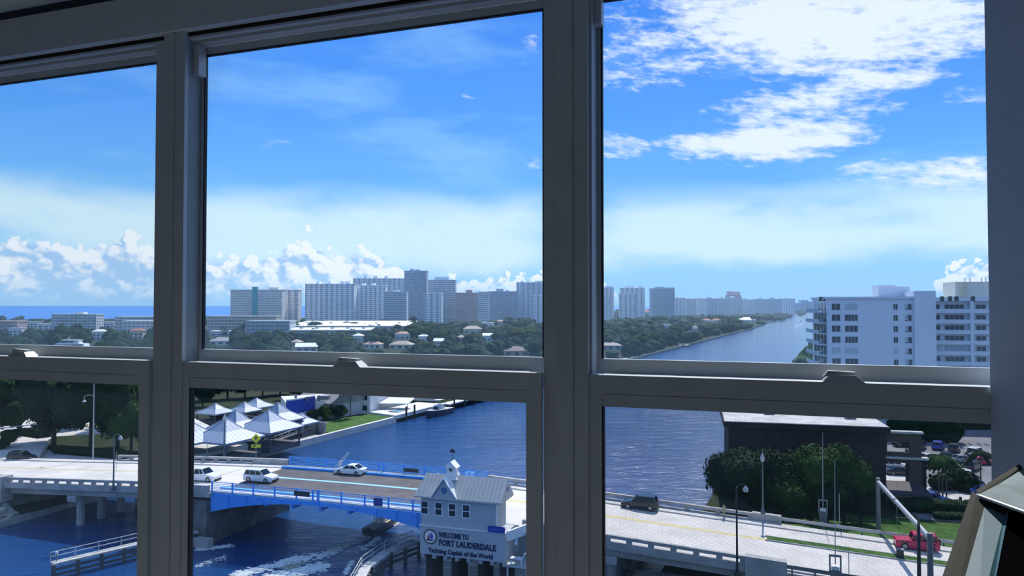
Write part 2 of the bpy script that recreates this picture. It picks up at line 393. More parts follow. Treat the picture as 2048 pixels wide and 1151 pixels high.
# ================================================================ WATER AND LAND
o = MB().add([(-90000, -3000, 0), (90000, -3000, 0), (90000, 120000, 0), (-90000, 120000, 0)], [(0, 1, 2, 3)]).build('water', water_mat())
tag(o, 'dark blue water of the waterway and the sea', kind='structure')
BX = lambda Y: -53.8 + (Y - 155) * .445       # left bank
RX = lambda Y: 31 + (Y - 116) * .445          # right bank
def land(name, poly, z, m, label):
    o = MB().prism(poly, -3, z).build(name, m); tag(o, label, kind='structure'); return o
far = [(BX(y), y) for y in (100, 155, 245, 451, 616, 1036)] + [(690, 1900), (1250, 3300), (2300, 5600)]
land('ground_left_bank', far + [(3300, 6400), (900, 3000), (-543, 1950), (-1500, 1500), (-3600, 1250), (-3600, 100)], 1.2, SOIL, 'wooded neighbourhood ground beyond the left bank')
land('ground_right_bank', [(RX(52), 52), (RX(116), 116), (RX(400), 400), (RX(1000), 1000), (860, 1900), (1420, 3300), (2600, 5600), (6500, 5600), (4500, 52)][::-1], 2.2, SOIL, 'ground of the right bank')
# ================================================================ BRIDGE  (s along, n away from the viewer)
B0 = Vector((-11, 90.2, 0)); BYAW = math.atan2(-.314, .949); BW = 17.4
BM = Matrix.Translation(B0) @ Matrix.Rotation(BYAW, 4, 'Z')
def B(s, n, z=0): return BM @ Vector((s, n, z))
def to_b(p): return BM.inverted() @ Vector(p)
_S = [-135, -100, -69, -45, -31, -15, 0, 12, 20, 37, 62, 95, 130]; _Z = [2.6, 3.9, 5.3, 6.5, 7.0, 7.1, 7.0, 6.4, 5.75, 4.75, 3.4, 2.7, 2.4]
def dz(s): return float(np.interp(s, _S, _Z))
def on_deck(px, py):
    z = 6
    for _ in range(8):
        p = at(px, py, z); q = to_b(p); z = dz(q.x)
    return q.x, q.y, z
def strip(s0, s1, n0, n1, h0, h1, step=3.0, m=None):      # a long box that follows the deck
    m = m or MB(); k = max(1, int(round((s1 - s0) / step))); ss = [s0 + (s1 - s0) * i / k for i in range(k + 1)]
    ss = sorted(set(ss + [q for q in _S if s0 < q < s1]))
    vs = []
    for s in ss: z = dz(s); vs += [(s, n0, z + h0), (s, n1, z + h0), (s, n1, z + h1), (s, n0, z + h1)]
    L = len(ss); fs = [(3, 2, 1, 0), (4 * L - 4, 4 * L - 3, 4 * L - 2, 4 * L - 1)]
    for i in range(L - 1):
        a, b = 4 * i, 4 * i + 4
        fs += [(a + j, a + (j + 1) % 4, b + (j + 1) % 4, b + j) for j in range(4)]
    return m.add(vs, fs)
def bthing(name, label, cat): 
    o = thing(name, label, cat); o.matrix_basis = BM; return o
POSTM = {}
def parapet(parent, s0, s1, n, gap=2.35, pw=.62, name='parapet'):
    w0, w1 = n - .18, n + .18
    strip(s0, s1, w0 - .05, w1 + .05, -.05, .28).build(name + '_base', CONC, parent)
    strip(s0, s1, w0 - .04, w1 + .04, .66, 1.02).build(name + '_rail', CONC, parent)
    me = POSTM.setdefault('p', MB().box(-pw / 2, pw / 2, -.16, .16, 0, .5).mesh('parapet_post', CONC))
    k = int((s1 - s0) / gap)
    for i in range(k + 1):
        s = s0 + pw / 2 + (s1 - s0 - pw) * i / max(k, 1)
        link('parapet_post', me, parent, (s, n, dz(s) + .22))
def approach(name, label, s0, s1, piers, grass=None, near_gap=None):
    o = bthing(name, label, 'bridge')
    strip(s0, s1, -.3, BW + .3, -.55, -.02).build('deck_slab', CONC, o)
    strip(s0, s1, 1.9, BW - 1.9, -.02, .02).build('roadway', ROADC, o)
    strip(s0, s1, .2, 1.9, -.02, .17).build('sidewalk', PAVE, o); strip(s0, s1, BW - 1.9, BW - .2, -.02, .17).build('sidewalk', PAVE, o)
    strip(s0, s1, .5, 1.2, -1.5, -.55).build('girder', CONC, o); strip(s0, s1, BW - 1.2, BW - .5, -1.5, -.55).build('girder', CONC, o)
    for n in (5, 9, 13): strip(s0, s1, n - .3, n + .3, -1.4, -.55).build('girder', CONC, o)
    for s in piers:
        cap = MB().box(s - .8, s + .8, .0, BW, dz(s) - 2.3, dz(s) - 1.4).build('pier_cap', CONC, o)
        for n in (1.6, 5.2, 8.8, 12.4, 16.0):
            MB().tube((s, n, -1.5), (s, n, dz(s) - 2.2), .55, n=10).build('pier_column', CONC, o)
    return o
def ico_(sub):
    t = (1 + 5 ** .5) / 2; k = 1 / math.hypot(1, t)
    v = [(-1, t, 0), (1, t, 0), (-1, -t, 0), (1, -t, 0), (0, -1, t), (0, 1, t), (0, -1, -t), (0, 1, -t), (t, 0, -1), (t, 0, 1), (-t, 0, -1), (-t, 0, 1)]
    f = [(0, 11, 5), (0, 5, 1), (0, 1, 7), (0, 7, 10), (0, 10, 11), (1, 5, 9), (5, 11, 4), (11, 10, 2), (10, 7, 6), (7, 1, 8), (3, 9, 4), (3, 4, 2), (3, 2, 6), (3, 6, 8), (3, 8, 9), (4, 9, 5), (2, 4, 11), (6, 2, 10), (8, 6, 7), (9, 8, 1)]
    return [tuple(c * k for c in p) for p in v], f
# left approach
la = approach('bridge_approach', 'pale concrete bridge approach at the left with a pierced parapet', -108, -37, (-55.5,))
strip(-108, -37, 9.85, 10.0, .02, .035).build('centre_line', YELLOW, la); strip(-108, -37, 10.15, 10.3, .02, .035).build('centre_line', YELLOW, la)
parapet(la, -68, -37, 0); parapet(la, -108, -72, 0); parapet(la, -65, -37, BW)
strip(-71.6, -68.2, -.9, 1.0, -2.6, 1.15).build('parapet_pylon', CONC, la)
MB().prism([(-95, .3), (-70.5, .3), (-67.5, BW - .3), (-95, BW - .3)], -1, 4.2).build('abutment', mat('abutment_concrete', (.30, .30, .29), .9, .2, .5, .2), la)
# rock slope and seawall below the left abutment
m = MB(); SLZ = lambda q: .7 + (-65.3 - q) * .56
m.add([(-65.3, -16, .7), (-65.3, .2, .7), (-72.6, .2, 4.8), (-90, .2, 4.6), (-90, -16, 4.6), (-72.6, -16, 4.8)], [(0, 1, 2, 5), (5, 2, 3, 4)])
for i in range(190):
    q, n = rnd.uniform(-74, -65.6), rnd.uniform(-15, .2); z = min(SLZ(q), 5.0); r = rnd.uniform(.3, .75)
    m.add([(q + v[0] * r * rnd.uniform(.7, 1.2), n + v[1] * r * rnd.uniform(.7, 1.2), z + v[2] * r * .55) for v in ico_(1)[0]], ico_(1)[1])
ro = m.build('rock_slope', mat('riprap_rock', (.50, .47, .40), .9, .3, .7, .5)); ro.matrix_basis = BM
tag(ro, 'pale rock bank below the left bridge end', kind='structure')
so_ = MB().box(-66, -65, -16, BW + 2, -2, .85).build('seawall_cap', CONC); so_.matrix_basis = BM; tag(so_, 'pale seawall under the rock bank at the lower left', kind='structure')

# right approach
ra = approach('bridge_approach', 'pale concrete bridge approach at the right carrying the dark and red vehicles', 2.2, 40, (23,))
strip(2.2, 40, 9.8, 10.05, .02, .035).build('centre_line', YELLOW, ra); strip(2.2, 40, 10.25, 10.5, .02, .035).build('centre_line', YELLOW, ra)
parapet(ra, 12.9, 37.5, 0); parapet(ra, 2.2, 38, BW, 3.6, .5)
strip(37.4, 41.5, -.6, .5, -1.2, 1.15).build('parapet_pylon', CONC, ra); strip(38, 41.5, BW - .3, BW + .5, -.6, 1.1).build('parapet_pylon', CONC, ra)
m = MB().add([(12.9, 0, dz(12.9) + .1), (12.9, -1.9, dz(12.9) + .1), (14.3, -1.9, dz(14) + .1), (14.3, 0, dz(14) + .1)], [(0, 1, 2, 3)])
m.build('landing', CONC, ra)
# road on land further right
rd = bthing('road', 'pale concrete road with grass median at the lower right', 'road'); rd['kind'] = 'structure'; del rd['category']
strip(40, 125, -.3, BW + .3, -2.2, .0).build('road_base', CONC, rd)
strip(40, 125, 1.9, BW - 1.9, 0, .02).build('roadway', ROADC, rd)
strip(40, 125, BW - 1.9, BW - .2, 0, .17).build('sidewalk', PAVE, rd); strip(40, 125, .2, 1.9, 0, .17).build('sidewalk', PAVE, rd)
strip(39.5, 125, 9.7, 9.85, .02, .16).build('kerb', CONC, rd); strip(39.5, 125, 11.35, 11.5, .02, .16).build('kerb', CONC, rd)
strip(39.7, 125, 9.85, 11.35, .02, .15).build('median_grass', GRASS, rd)
# embankments either side of the road
m = MB()
for s0, s1 in ((38, 62), (62, 125)):
    m.add([(s0, BW + .3, dz(s0) - .05), (s1, BW + .3, dz(s1) - .05), (s1 + 2, BW + 9, 2.25), (s0 + 1, BW + 9, 2.25)], [(0, 1, 2, 3)])
eb = m.build('grass_verge', GRASS); eb.matrix_basis = BM; tag(eb, 'sunlit grass slope beyond the guardrail', kind='structure')
m = MB().add([(26, -.3, 3.2), (60, -.3, 2.6), (60, -9, .2), (24.5, -9, .1), (24, -.3, -.2), (24, BW, -.2), (27, BW, 3.2)], [(0, 3, 2, 1), (0, 4, 3), (0, 6, 5, 4)])
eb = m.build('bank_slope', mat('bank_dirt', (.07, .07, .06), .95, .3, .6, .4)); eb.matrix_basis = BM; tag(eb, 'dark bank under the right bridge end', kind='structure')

# ---------------------------------------------------------------- bascule span
S0, S1 = -37.0, 2.2
SS = -30.8
pier = bthing('bascule_pier', 'big concrete pier at the left end of the blue span', 'pier')
MB().box(-37.5, -31.2, -.6, BW + .6, -2, 5.9).build('pier_wall', mat('shaded_concrete', (.17, .17, .165), .9, .3, .5, .2), pier)  # shade on the pier face put into a darker concrete colour
strip(-37.2, -30.8, -.5, BW + .5, -.6, -.02).build('pier_deck', CONC, pier)
strip(-37.2, -30.6, 1.9, BW - 1.9, -.02, .02).build('roadway', ROADC, pier)
strip(-37.2, -30.8, .2, 1.9, -.02, .17).build('sidewalk', PAVE, pier); strip(-37.2, -30.8, BW - 1.9, BW - .2, -.02, .17).build('sidewalk', PAVE, pier)
strip(-37.2, -31, -.6, -.1, -.05, 1.0).build('parapet', CONC, pier); strip(-37.2, -31, BW - .18, BW + .25, -.05, 1.0).build('parapet', CONC, pier)
MB().box(-35.2, -34.6, -.75, -.6, 0.5, 5).build('drain_recess', mat('drain_dark_grey', (.12, .12, .12), .9), pier)  # strip darker than the pier wall around it
MB().box(-38.5, -30, -1.6, -.6, -1, 1.2).build('footing', CONC, pier)
sp = bthing('bascule_span', 'bright blue steel drawbridge span with blue railings', 'bridge')
strip(SS, S1, .0, BW, -.5, -.02).build('deck_plate', BLUE, sp)
strip(SS, S1, 2.1, BW - 2.1, -.02, .02).build('roadway', ASPH, sp)
strip(SS, S1, .15, 1.75, -.02, .16).build('sidewalk', PAVE, sp); strip(SS, S1, BW - 1.75, BW - .15, -.02, .16).build('sidewalk', PAVE, sp)
strip(SS, S1, 1.75, 2.1, -.02, .34).build('kerb', BLUE, sp); strip(SS, S1, BW - 2.1, BW - 1.75, -.02, .34).build('kerb', BLUE, sp)
strip(SS, S1, 9.6, 10.25, .02, .045).build('centre_line', LBLUE, sp)
strip(SS, S1, 1.55, 1.75, .10, .36).build('kerb_face', LBLUE, sp)
# arched girders
for n in (-.05, BW - .35):
    m = MB(); k = 16
    for i in range(k):
        a, b = SS - .2 + (S1 - SS + .2) * i / k, SS - .2 + (S1 - SS + .2) * (i + 1) / k
        h = lambda s: .55 + 2.0 * (abs((s - (SS + S1) / 2) / ((S1 - SS) / 2))) ** 2.2
        za, zb = dz(a), dz(b)
        m.hull8([(a, n, za - h(a)), (b, n, zb - h(b)), (b, n + .4, zb - h(b)), (a, n + .4, za - h(a))], [(a, n, za - .02), (b, n, zb - .02), (b, n + .4, zb - .02), (a, n + .4, za - .02)])
    g = m.build('arched_girder', BLUE, sp)
    for i in range(1, 12):
        s = SS + (S1 - SS) * i / 12; hh = .5 + 2.0 * (abs((s - (SS + S1) / 2) / ((S1 - SS) / 2))) ** 2.2
        MB().box(s - .06, s + .06, n - .12, n, dz(s) - hh, dz(s) - .05).build('stiffener', BLUE, g)
for i in range(1, 8):
    s = SS + (S1 - SS) * i / 8
    MB().box(s - .15, s + .15, .3, BW - .3, dz(s) - 1.3, dz(s) - .5).build('cross_beam', BLUE, sp)
pm = MB().box(-.09, .09, -.07, .07, -.1, 1.5).mesh('railing_post', BLUE)
for n in (.0, BW):
    for j, h in enumerate((.30, .52, .74, .96, 1.18, 1.42)):
        strip(SS, S1, n - .03, n + .03, h - .03 - (.03 if j == 5 else 0), h + .03).build('railing_bar', BLUE, sp)
    k = 10
    for i in range(k + 1):
        s = SS + (S1 - SS) * i / k; link('railing_post', pm, sp, (s, n, dz(s)))
    sm = (SS + S1) / 2 - .5
    for q in (-.35, .35): link('railing_post', pm, sp, (sm + q, n, dz(sm)))
MB().box(-17.9, -15.6, -.12, -.06, 7.4, 8.0).build('plaque', DARKM, sp).location = (0, 0, .25)
MB().box(-6.4, -5.2, -.14, -.06, 7.3, 8.3).build('notice', mat('navy_sign', (.02, .05, .30), .5), sp)
MB().box(-11, -8.6, BW - .16, BW - .08, 7.5, 8.05).build('plaque', DARKM, sp)
for s in (-.9, -.1): MB().box(s - .3, s + .3, BW - .3, BW + .1, 7.0, 8.2).build('lock_box', LBLUE, sp)

# ---------------------------------------------------------------- bridge house with its sign
HP = mat('house_grey_boards', (.40, .43, .44), .7, .05, 1.5); HR = mat('house_roof_metal', (.46, .46, .43), .5, .06, 1)
HW = mat('house_white_trim', (.75, .75, .74), .5, .03); NAVY = mat('navy_lettering', (.004, .005, .07), .5)
hs = bthing('bridge_house', 'grey bridge tender house with gabled roof and welcome sign beside the blue span', 'house')
n0, n1 = -3.7, -.45
MB().box(1.7, 12.1, n0 - .15, n1, 3.5, 6.75).build('lower_wall', HP, hs)
MB().box(1.75, 11.0, n0, n1, 6.75, 10.2).build('upper_wall', HP, hs)
MB().box(1.6, 12.15, n0 - .22, n0, 6.70, 6.80).build('belt_trim', HW, hs)
MB().box(10.92, 11.06, n0 - .05, n0 + .12, 6.75, 10.2).build('corner_board', HW, hs)
zr, ze, ea, eb_ = 12.35, 10.15, 1.1, 11.75
nr = (n0 + n1) / 2
m = MB()
m.add([(ea, n0 - .6, ze), (eb_, n0 - .6, ze), (eb_, nr, zr), (ea + .6, nr, zr), (eb_, n1 + .6, ze), (ea, n1 + .6, ze), (ea, n0 - .6, ze - .16), (eb_, n0 - .6, ze - .16), (eb_, n1 + .6, ze - .16), (ea, n1 + .6, ze - .16)],
      [(0, 1, 2, 3), (3, 2, 4, 5), (0, 3, 5), (1, 7, 6, 0), (4, 8, 7, 1), (5, 9, 8, 4), (0, 6, 9, 5), (6, 7, 8, 9), (1, 4, 2)])
rf = m.build('roof', HR, hs)
for i in range(1, 22):
    s = ea + (eb_ - ea) * i / 22
    MB().add([(s - .025, n0 - .62, ze + .03), (s + .025, n0 - .62, ze + .03), (s + .025, nr, zr + .04), (s - .025, nr, zr + .04), (s, n0 - .62, ze + .06), (s, nr, zr + .07)],
             [(0, 3, 5, 4), (1, 4, 5, 2), (0, 4, 1), (3, 2, 5)]).build('roof_seam', HR, rf)
# cross gable
gx = 4.85
m = MB().add([(gx - 1.45, n0 - .55, ze + .02), (gx + 1.45, n0 - .55, ze + .02), (gx, n0 - .55, 12.25), (gx, nr + .3, 12.3)], [(0, 1, 2), (1, 3, 2), (0, 2, 3)])
gb = m.build('cross_gable', HP, hs)
for sg in (-1, 1):
    q = MB().add([(gx, n0 - .75, 12.45), (gx + sg * 1.7, n0 - .75, ze + .02), (gx + sg * 1.5, n0 - .3, ze + .12), (gx, nr, 12.42), (gx, n0 - .75, 12.3), (gx + sg * 1.55, n0 - .75, ze - .05)], [(0, 1, 2, 3), (0, 4, 5, 1)])
    q.build('gable_roof', HW, gb)
MB().tube((gx, n0 - .57, 11.05), (gx, n0 - .63, 11.05), .34, n=16).build('gable_vent', mat('vent_blue', (.05, .15, .32), .5), gb)
MB().tube((11.76, nr, 11.2), (11.8, nr, 11.2), .3, n=14).build('gable_vent', MATS['vent_blue'], hs)
cx = 4.95
c = MB().box(cx - .55, cx + .55, nr - .5, nr + .5, 11.9, 13.3); c.hull8([(cx - .85, nr - .8, 11.9), (cx + .85, nr - .8, 11.9), (cx + .85, nr + .8, 11.9), (cx - .85, nr + .8, 11.9)], [(cx - .55, nr - .5, 12.7), (cx + .55, nr - .5, 12.7), (cx + .55, nr + .5, 12.7), (cx - .55, nr + .5, 12.7)])
cu_ = c.build('cupola', HW, hs)
MB().add([(cx - .75, nr - .65, 13.25), (cx + .75, nr - .65, 13.25), (cx + .75, nr + .65, 13.25), (cx - .75, nr + .65, 13.25), (cx, nr - .65, 14.0), (cx, nr + .65, 14.0)], [(0, 1, 4), (2, 3, 5), (0, 4, 5, 3), (1, 2, 5, 4)]).build('cupola_roof', HW, cu_)
MB().box(cx - .16, cx + .16, nr - .53, nr - .5, 12.85, 13.15).build('cupola_vent', DARKM, cu_)
MB().tube((cx, nr, 14), (cx, nr, 15.3), .03, n=6).add([(cx - .35, nr, 14.95), (cx + .35, nr, 14.85), (cx + .3, nr + .02, 15.2), (cx - .05, nr, 15.35), (cx - .3, nr, 15.15)], [(0, 1, 2, 3, 4)]).build('weathervane', DARKM, cu_)
for s in (2.2, 3.95, 5.65, 7.35):
    f = MB().box(s - .50, s + .50, n0 - .05, n0, 7.95, 9.55).build('window', HW, hs)
    MB().box(s - .38, s + .38, n0 - .07, n0 - .045, 8.80, 9.43).build('pane', WINDOWG, f); MB().box(s - .38, s + .38, n0 - .07, n0 - .045, 8.07, 8.70).build('pane', WINDOWG, f)
for i in range(8):
    s = 2.0 + 9.9 * i / 7; MB().box(s - .22, s + .22, n0 - .1, n1, 3.05, 3.5).build('floor_joist', mat('joist_grey', (.34, .36, .37), .8), hs)
for s in (2.6, 5.8, 9, 11.6):
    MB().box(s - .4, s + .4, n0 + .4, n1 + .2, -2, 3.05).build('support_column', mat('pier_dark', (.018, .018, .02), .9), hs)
def text(body, s, z, size, parent, bold=.02, m=None, name='lettering', width=None):
    c = bpy.data.curves.new(name, 'FONT'); c.body = body; c.size = size; c.extrude = .03; c.offset = bold; c.materials.append(m or NAVY); c.resolution_u = 2
    o = bpy.data.objects.new(name, c); COL.objects.link(o); o.parent = parent
    o.location = (s, n0 - .19, z); o.rotation_euler = (math.pi / 2, 0, 0)
    if width:
        bpy.context.view_layer.update(); o.scale.x = width / max(o.dimensions.x, .01)
    return o
text('WELCOME TO', 4.05, 5.62, .80, hs, .025, width=3.7)
text('FORT LAUDERDALE', 4.05, 4.70, .92, hs, .03, width=6.9)
text('Yachting Capital of the World', 2.75, 3.78, .72, hs, .02, width=7.9)
se = MB().tube((3.0, n0 - .15, 5.55), (3.0, n0 - .22, 5.55), .86, n=28).build('city_seal', mat('seal_bronze', (.10, .085, .07), .5), hs)
MB().tube((3.0, n0 - .2, 5.55), (3.0, n0 - .25, 5.55), .68, n=28).build('seal_face', HW, se)
yy = n0 - .265
MB().add([(2.98, yy, 6.0), (2.98, yy, 5.32), (2.62, yy, 5.28), (2.75, yy, 5.6)], [(0, 3, 2, 1)]).build('red_sail', mat('seal_red', (.35, .02, .06), .5), se)
MB().add([(3.08, yy, 6.05), (3.30, yy, 5.85), (3.38, yy, 5.55), (3.30, yy, 5.32), (3.08, yy, 5.35)], [(0, 4, 3, 2, 1)]).build('blue_sail', mat('seal_blue', (.02, .04, .45), .5), se)
MB().add([(2.5, yy, 5.28), (3.45, yy, 5.24), (3.3, yy, 5.1), (2.66, yy, 5.1)], [(0, 3, 2, 1)]).build('hull', NAVY, se)
# blue board left of the landing: only faint pale strokes can be read on it
bs = MB().box(10.05, 12.05, n0 - .24, n0 - .17, 6.75, 7.45).build('blue_board', mat('board_blue', (.01, .03, .33), .45), hs)
for i, w in enumerate((.12, .18, .12, .2, .14, .16)):
    s = 10.3 + i * .27; MB().box(s, s + w, n0 - .25, n0 - .24, 7.0, 7.2).build('stroke', mat('board_stroke', (.06, .10, .50), .5), bs)
# landing with white barrier and bench right of the house
ld = bthing('stair_landing', 'white walled stair landing at the right of the bridge house', 'landing')
MB().box(12.1, 14.6, -3.6, -.2, 3.0, 3.3).build('platform', HP, ld)
MB().hull8([(12.2, -3.7, 5.9), (12.45, -3.7, 5.9), (14.6, -.1, 6.2), (14.3, -.1, 6.2)], [(12.2, -3.7, 7.0), (12.45, -3.7, 7.0), (14.6, -.1, 7.35), (14.3, -.1, 7.35)]).build('side_wall', HW, ld)
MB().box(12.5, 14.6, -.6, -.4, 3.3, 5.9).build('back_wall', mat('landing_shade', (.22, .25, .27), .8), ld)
for s in (12.2, 14.4): MB().box(s - .1, s + .1, -3.5, -3.3, -1, 3.0).build('post', HP, ld)
MB().box(12.5, 13.9, -3.5, -2.8, 3.9, 4.0).box(12.55, 12.65, -3.45, -3.35, 3.3, 3.9).box(13.75, 13.85, -3.45, -3.35, 3.3, 3.9).build('bench_seat', HW, ld)
MB().hull8([(13.85, -3.5, 4.0), (13.95, -3.5, 4.0), (13.95, -2.8, 4.0), (13.85, -2.8, 4.0)], [(14.15, -3.5, 4.6), (14.25, -3.5, 4.6), (14.25, -2.8, 4.6), (14.15, -2.8, 4.6)]).build('bench_back', HW, ld)

# ---------------------------------------------------------------- fender walkways in the water
def fender(label, pts, w, side, z=1.9, rail=True, spacing=2.6):
    o = thing('fender_walkway', label, 'walkway'); FM = mat('weathered_timber', (.11, .11, .105), .9, .2, 1, .3); FL = mat('timber_cap', (.55, .55, .53), .8, .15, 1)
    P = [Vector((p.x, p.y, 0)) for p in pts]
    for a, b in zip(P, P[1:]):
        d = (b - a).normalized(); nn = Vector((-d.y, d.x, 0)) * side
        q = [a, b, b + nn * w, a + nn * w]
        MB().hull8([v + Vector((0, 0, z - .3)) for v in q], [v + Vector((0, 0, z)) for v in q]).build('walkway_deck', FL, o)
        L = (b - a).length; k = max(1, int(L / spacing))
        for i in range(k + 1):
            c = a + d * (L * i / k)
            MB().tube((c.x, c.y, -1.5), (c.x, c.y, z - .1), .24, n=8).build('timber_pile', FM, o)
            if rail:
                e = c + nn * (w * .85)
                MB().tube((e.x, e.y, z), (e.x, e.y, z + 1.1), .05, n=6).build('rail_post', FL, o)
        for h in (-.6, -1.2):
            MB().hull8([v + Vector((0, 0, z + h - .25)) for v in (a - nn * .1, b - nn * .1, b + nn * .15, a + nn * .15)], [v + Vector((0, 0, z + h)) for v in (a - nn * .1, b - nn * .1, b + nn * .15, a + nn * .15)]).build('waler', FM, o)
        if rail:
            for h in (.6, 1.1):
                e0, e1 = a + nn * (w * .85), b + nn * (w * .85)
                MB().tube((e0.x, e0.y, z + h), (e1.x, e1.y, z + h), .05, n=6).build('hand_rail', FL, o)
    return o
fender('timber fender walkway with handrail in the water at lower left', [at(107, 1127, 1.9), at(292, 1084, 1.9), at(402, 1060, 1.9)], 1.2, 1)
fender('curved pale fender walkway with piles left of the welcome sign', [at(712, 1190, 1.9), at(742, 1133, 1.9), at(782, 1103, 1.9), at(838, 1082, 1.9)], 1.3, 1, spacing=2.0)
fender('low fender under the blue span beside the pier', [at(400, 1066, 1.0), at(490, 1026, 1.0), at(560, 1005, 1.0)], .6, 1, z=1.0, rail=False)
nb_ = thing('navigation_light', 'small white navigation light on the end of the left fender', 'light', at(113, 1122, 1.9))
MB().tube((0, 0, 0), (0, 0, .9), .06).build('post', GREYM, nb_); MB().lathe([(.14, .85), (.18, 1.05), (.10, 1.2)], 10).build('lantern', WHITE, nb_)
# ================================================================ TREES (prototypes)
def ico(sub=1):
    import bmesh
    bm = bmesh.new(); bmesh.ops.create_icosphere(bm, subdivisions=sub, radius=1)
    v = [tuple(q.co) for q in bm.verts]; f = [tuple(l.index for l in p.verts) for p in bm.faces]; bm.free(); return v, f
ICO1, ICO2 = ico(1), ico(2)
def crown(seed, nleaf, leaf, blobs=9, flat=.75):
    """leafy crown: unit radius, sitting on z=0.35..1.5"""
    R = random.Random(seed); m = MB(); cs = []
    for i in range(blobs):
        a = R.uniform(0, 6.28); r = R.uniform(.15, .62) if i else 0; z = .85 + R.uniform(-.32, .42) * flat - r * .25
        cs.append((math.cos(a) * r, math.sin(a) * r, z, R.uniform(.34, .52)))
    for x, y, z, r in cs:
        m.add([(x + p[0] * r * .86 * R.uniform(.9, 1.08), y + p[1] * r * .86 * R.uniform(.9, 1.08), z + p[2] * r * .7) for p in ICO2[0]], ICO2[1])
    per = nleaf // len(cs)
    for x, y, z, r in cs:
        for k in range(per):
            d = Vector((R.gauss(0, 1), R.gauss(0, 1), R.gauss(.25, 1))).normalized()
            c = Vector((x, y, z)) + Vector((d.x * r, d.y * r, d.z * r * .82)) * R.uniform(.86, 1.1)
            u = d.orthogonal().normalized(); u = (u * math.cos(k) + d.cross(u) * math.sin(k)); u = (u + d * R.uniform(-.6, .6)).normalized(); w = u.cross(d).normalized()
            s = leaf * R.uniform(.6, 1.3)
            m.add([c - u * s, c + w * s * .6, c + u * s, c - w * s * .6], [(0, 1, 2, 3)])
    return m
CROWN_HI = [[crown(11 + i, 3600, .055, 11).mesh('foliage', LEAF[j]) for j in range(3)] for i in range(2)]
CROWN_LO = [[crown(31 + i, 420, .115, 8).mesh('foliage', LEAF[j]) for j in range(3)] for i in range(4)]
TRUNK = MB()
TRUNK.tube((0, 0, -.05), (.02, 0, .55), .055, .04, 7); TRUNK.tube((.02, 0, .5), (.3, .1, .8), .03, .015, 6); TRUNK.tube((.02, 0, .5), (-.22, .2, .85), .03, .015, 6); TRUNK.tube((.02, 0, .5), (-.05, -.25, .8), .03, .015, 6)
TRUNKM = TRUNK.mesh('trunk', BARK)
def tree(pos, h, w, hi, variant, tone, label, group=None, name='tree'):
    o = thing(name, label, 'tree', pos, rnd.uniform(0, 6.28), group)
    me = (CROWN_HI if hi else CROWN_LO)[variant % (2 if hi else 4)][tone]
    link('foliage', me, o, scale=(w, w, h / 1.45)); link('trunk', TRUNKM, o, scale=(w, w, h / 1.45))
    return o
def palm_mesh(seed, n=15, L=1.0):
    R = random.Random(seed); m = MB()
    for i in range(n):
        a = 6.283 * i / n + R.uniform(-.2, .2); up = R.uniform(.1, .9); pts = []
        for k in range(7):
            t = k / 6; r = L * t * (1 - .15 * t); z = up * L * .55 * t - (.55 + .5 * (1 - up)) * L * t * t
            pts.append(Vector((math.cos(a) * r, math.sin(a) * r, z)))
        side = Vector((-math.sin(a), math.cos(a), 0))
        for k in range(6):
            w0 = .02 + .15 * math.sin(math.pi * min(1, (k + .3) / 6.2)); w1 = .02 + .15 * math.sin(math.pi * min(1, (k + 1.3) / 6.6))
            for sg in (-1, 1):
                m.add([pts[k], pts[k + 1], pts[k + 1] + side * sg * w1 * L + Vector((0, 0, -.13 * L)), pts[k] + side * sg * w0 * L * .9 + Vector((0, 0, -.10 * L))], [(0, 1, 2, 3)])
    return m
PALMM = [palm_mesh(5).mesh('fronds', LEAF[0]), palm_mesh(6, 13).mesh('fronds', LEAF[1])]
PTRUNK = MB().tube((0, 0, -.1), (.02, .01, .5), .035, .026, 8).tube((.02, .01, .5), (.0, 0, 1.0), .026, .022, 8).mesh('trunk', mat('palm_bark', (.16, .13, .10), .9, .2, 4))
def palm(pos, h, L, label, group=None, v=0):
    o = thing('palm_tree', label, 'palm tree', pos, rnd.uniform(0, 6.28), group)
    link('fronds', PALMM[v], o, (0, 0, h), scale=L); link('trunk', PTRUNK, o, scale=(h * .55, h * .55, h)); return o
def hedge(name, label, p, q, w, h, tone=0, z=None):
    p, q = Vector(p), Vector(q); L = (q - p).length; d = (q - p) / L; m = MB(); R = random.Random(int(L * 100)); n = Vector((-d.y, d.x, 0))
    k = max(3, int(L / (w * .55)))
    for i in range(k + 1):
        c = p + d * (L * i / k)
        m.add([(c.x + v[0] * w * .62 * R.uniform(.9, 1.1), c.y + v[1] * w * .62 * R.uniform(.9, 1.1), c.z + h * .5 + v[2] * h * .55 * R.uniform(.92, 1.08)) for v in ICO2[0]], ICO2[1])
        for j in range(90):
            v = Vector((R.gauss(0, 1), R.gauss(0, 1), R.gauss(.4, 1))).normalized(); b = c + Vector((v.x * w * .62, v.y * w * .62, h * .5 + v.z * h * .55)); u = v.orthogonal().normalized(); s = .05 * h + .1
            m.add([b - u * s, b + v.cross(u) * s * .6 + v * .08, b + u * s], [(0, 1, 2)])
    return tag(m.build(name, LEAF[tone]), label, 'hedge')

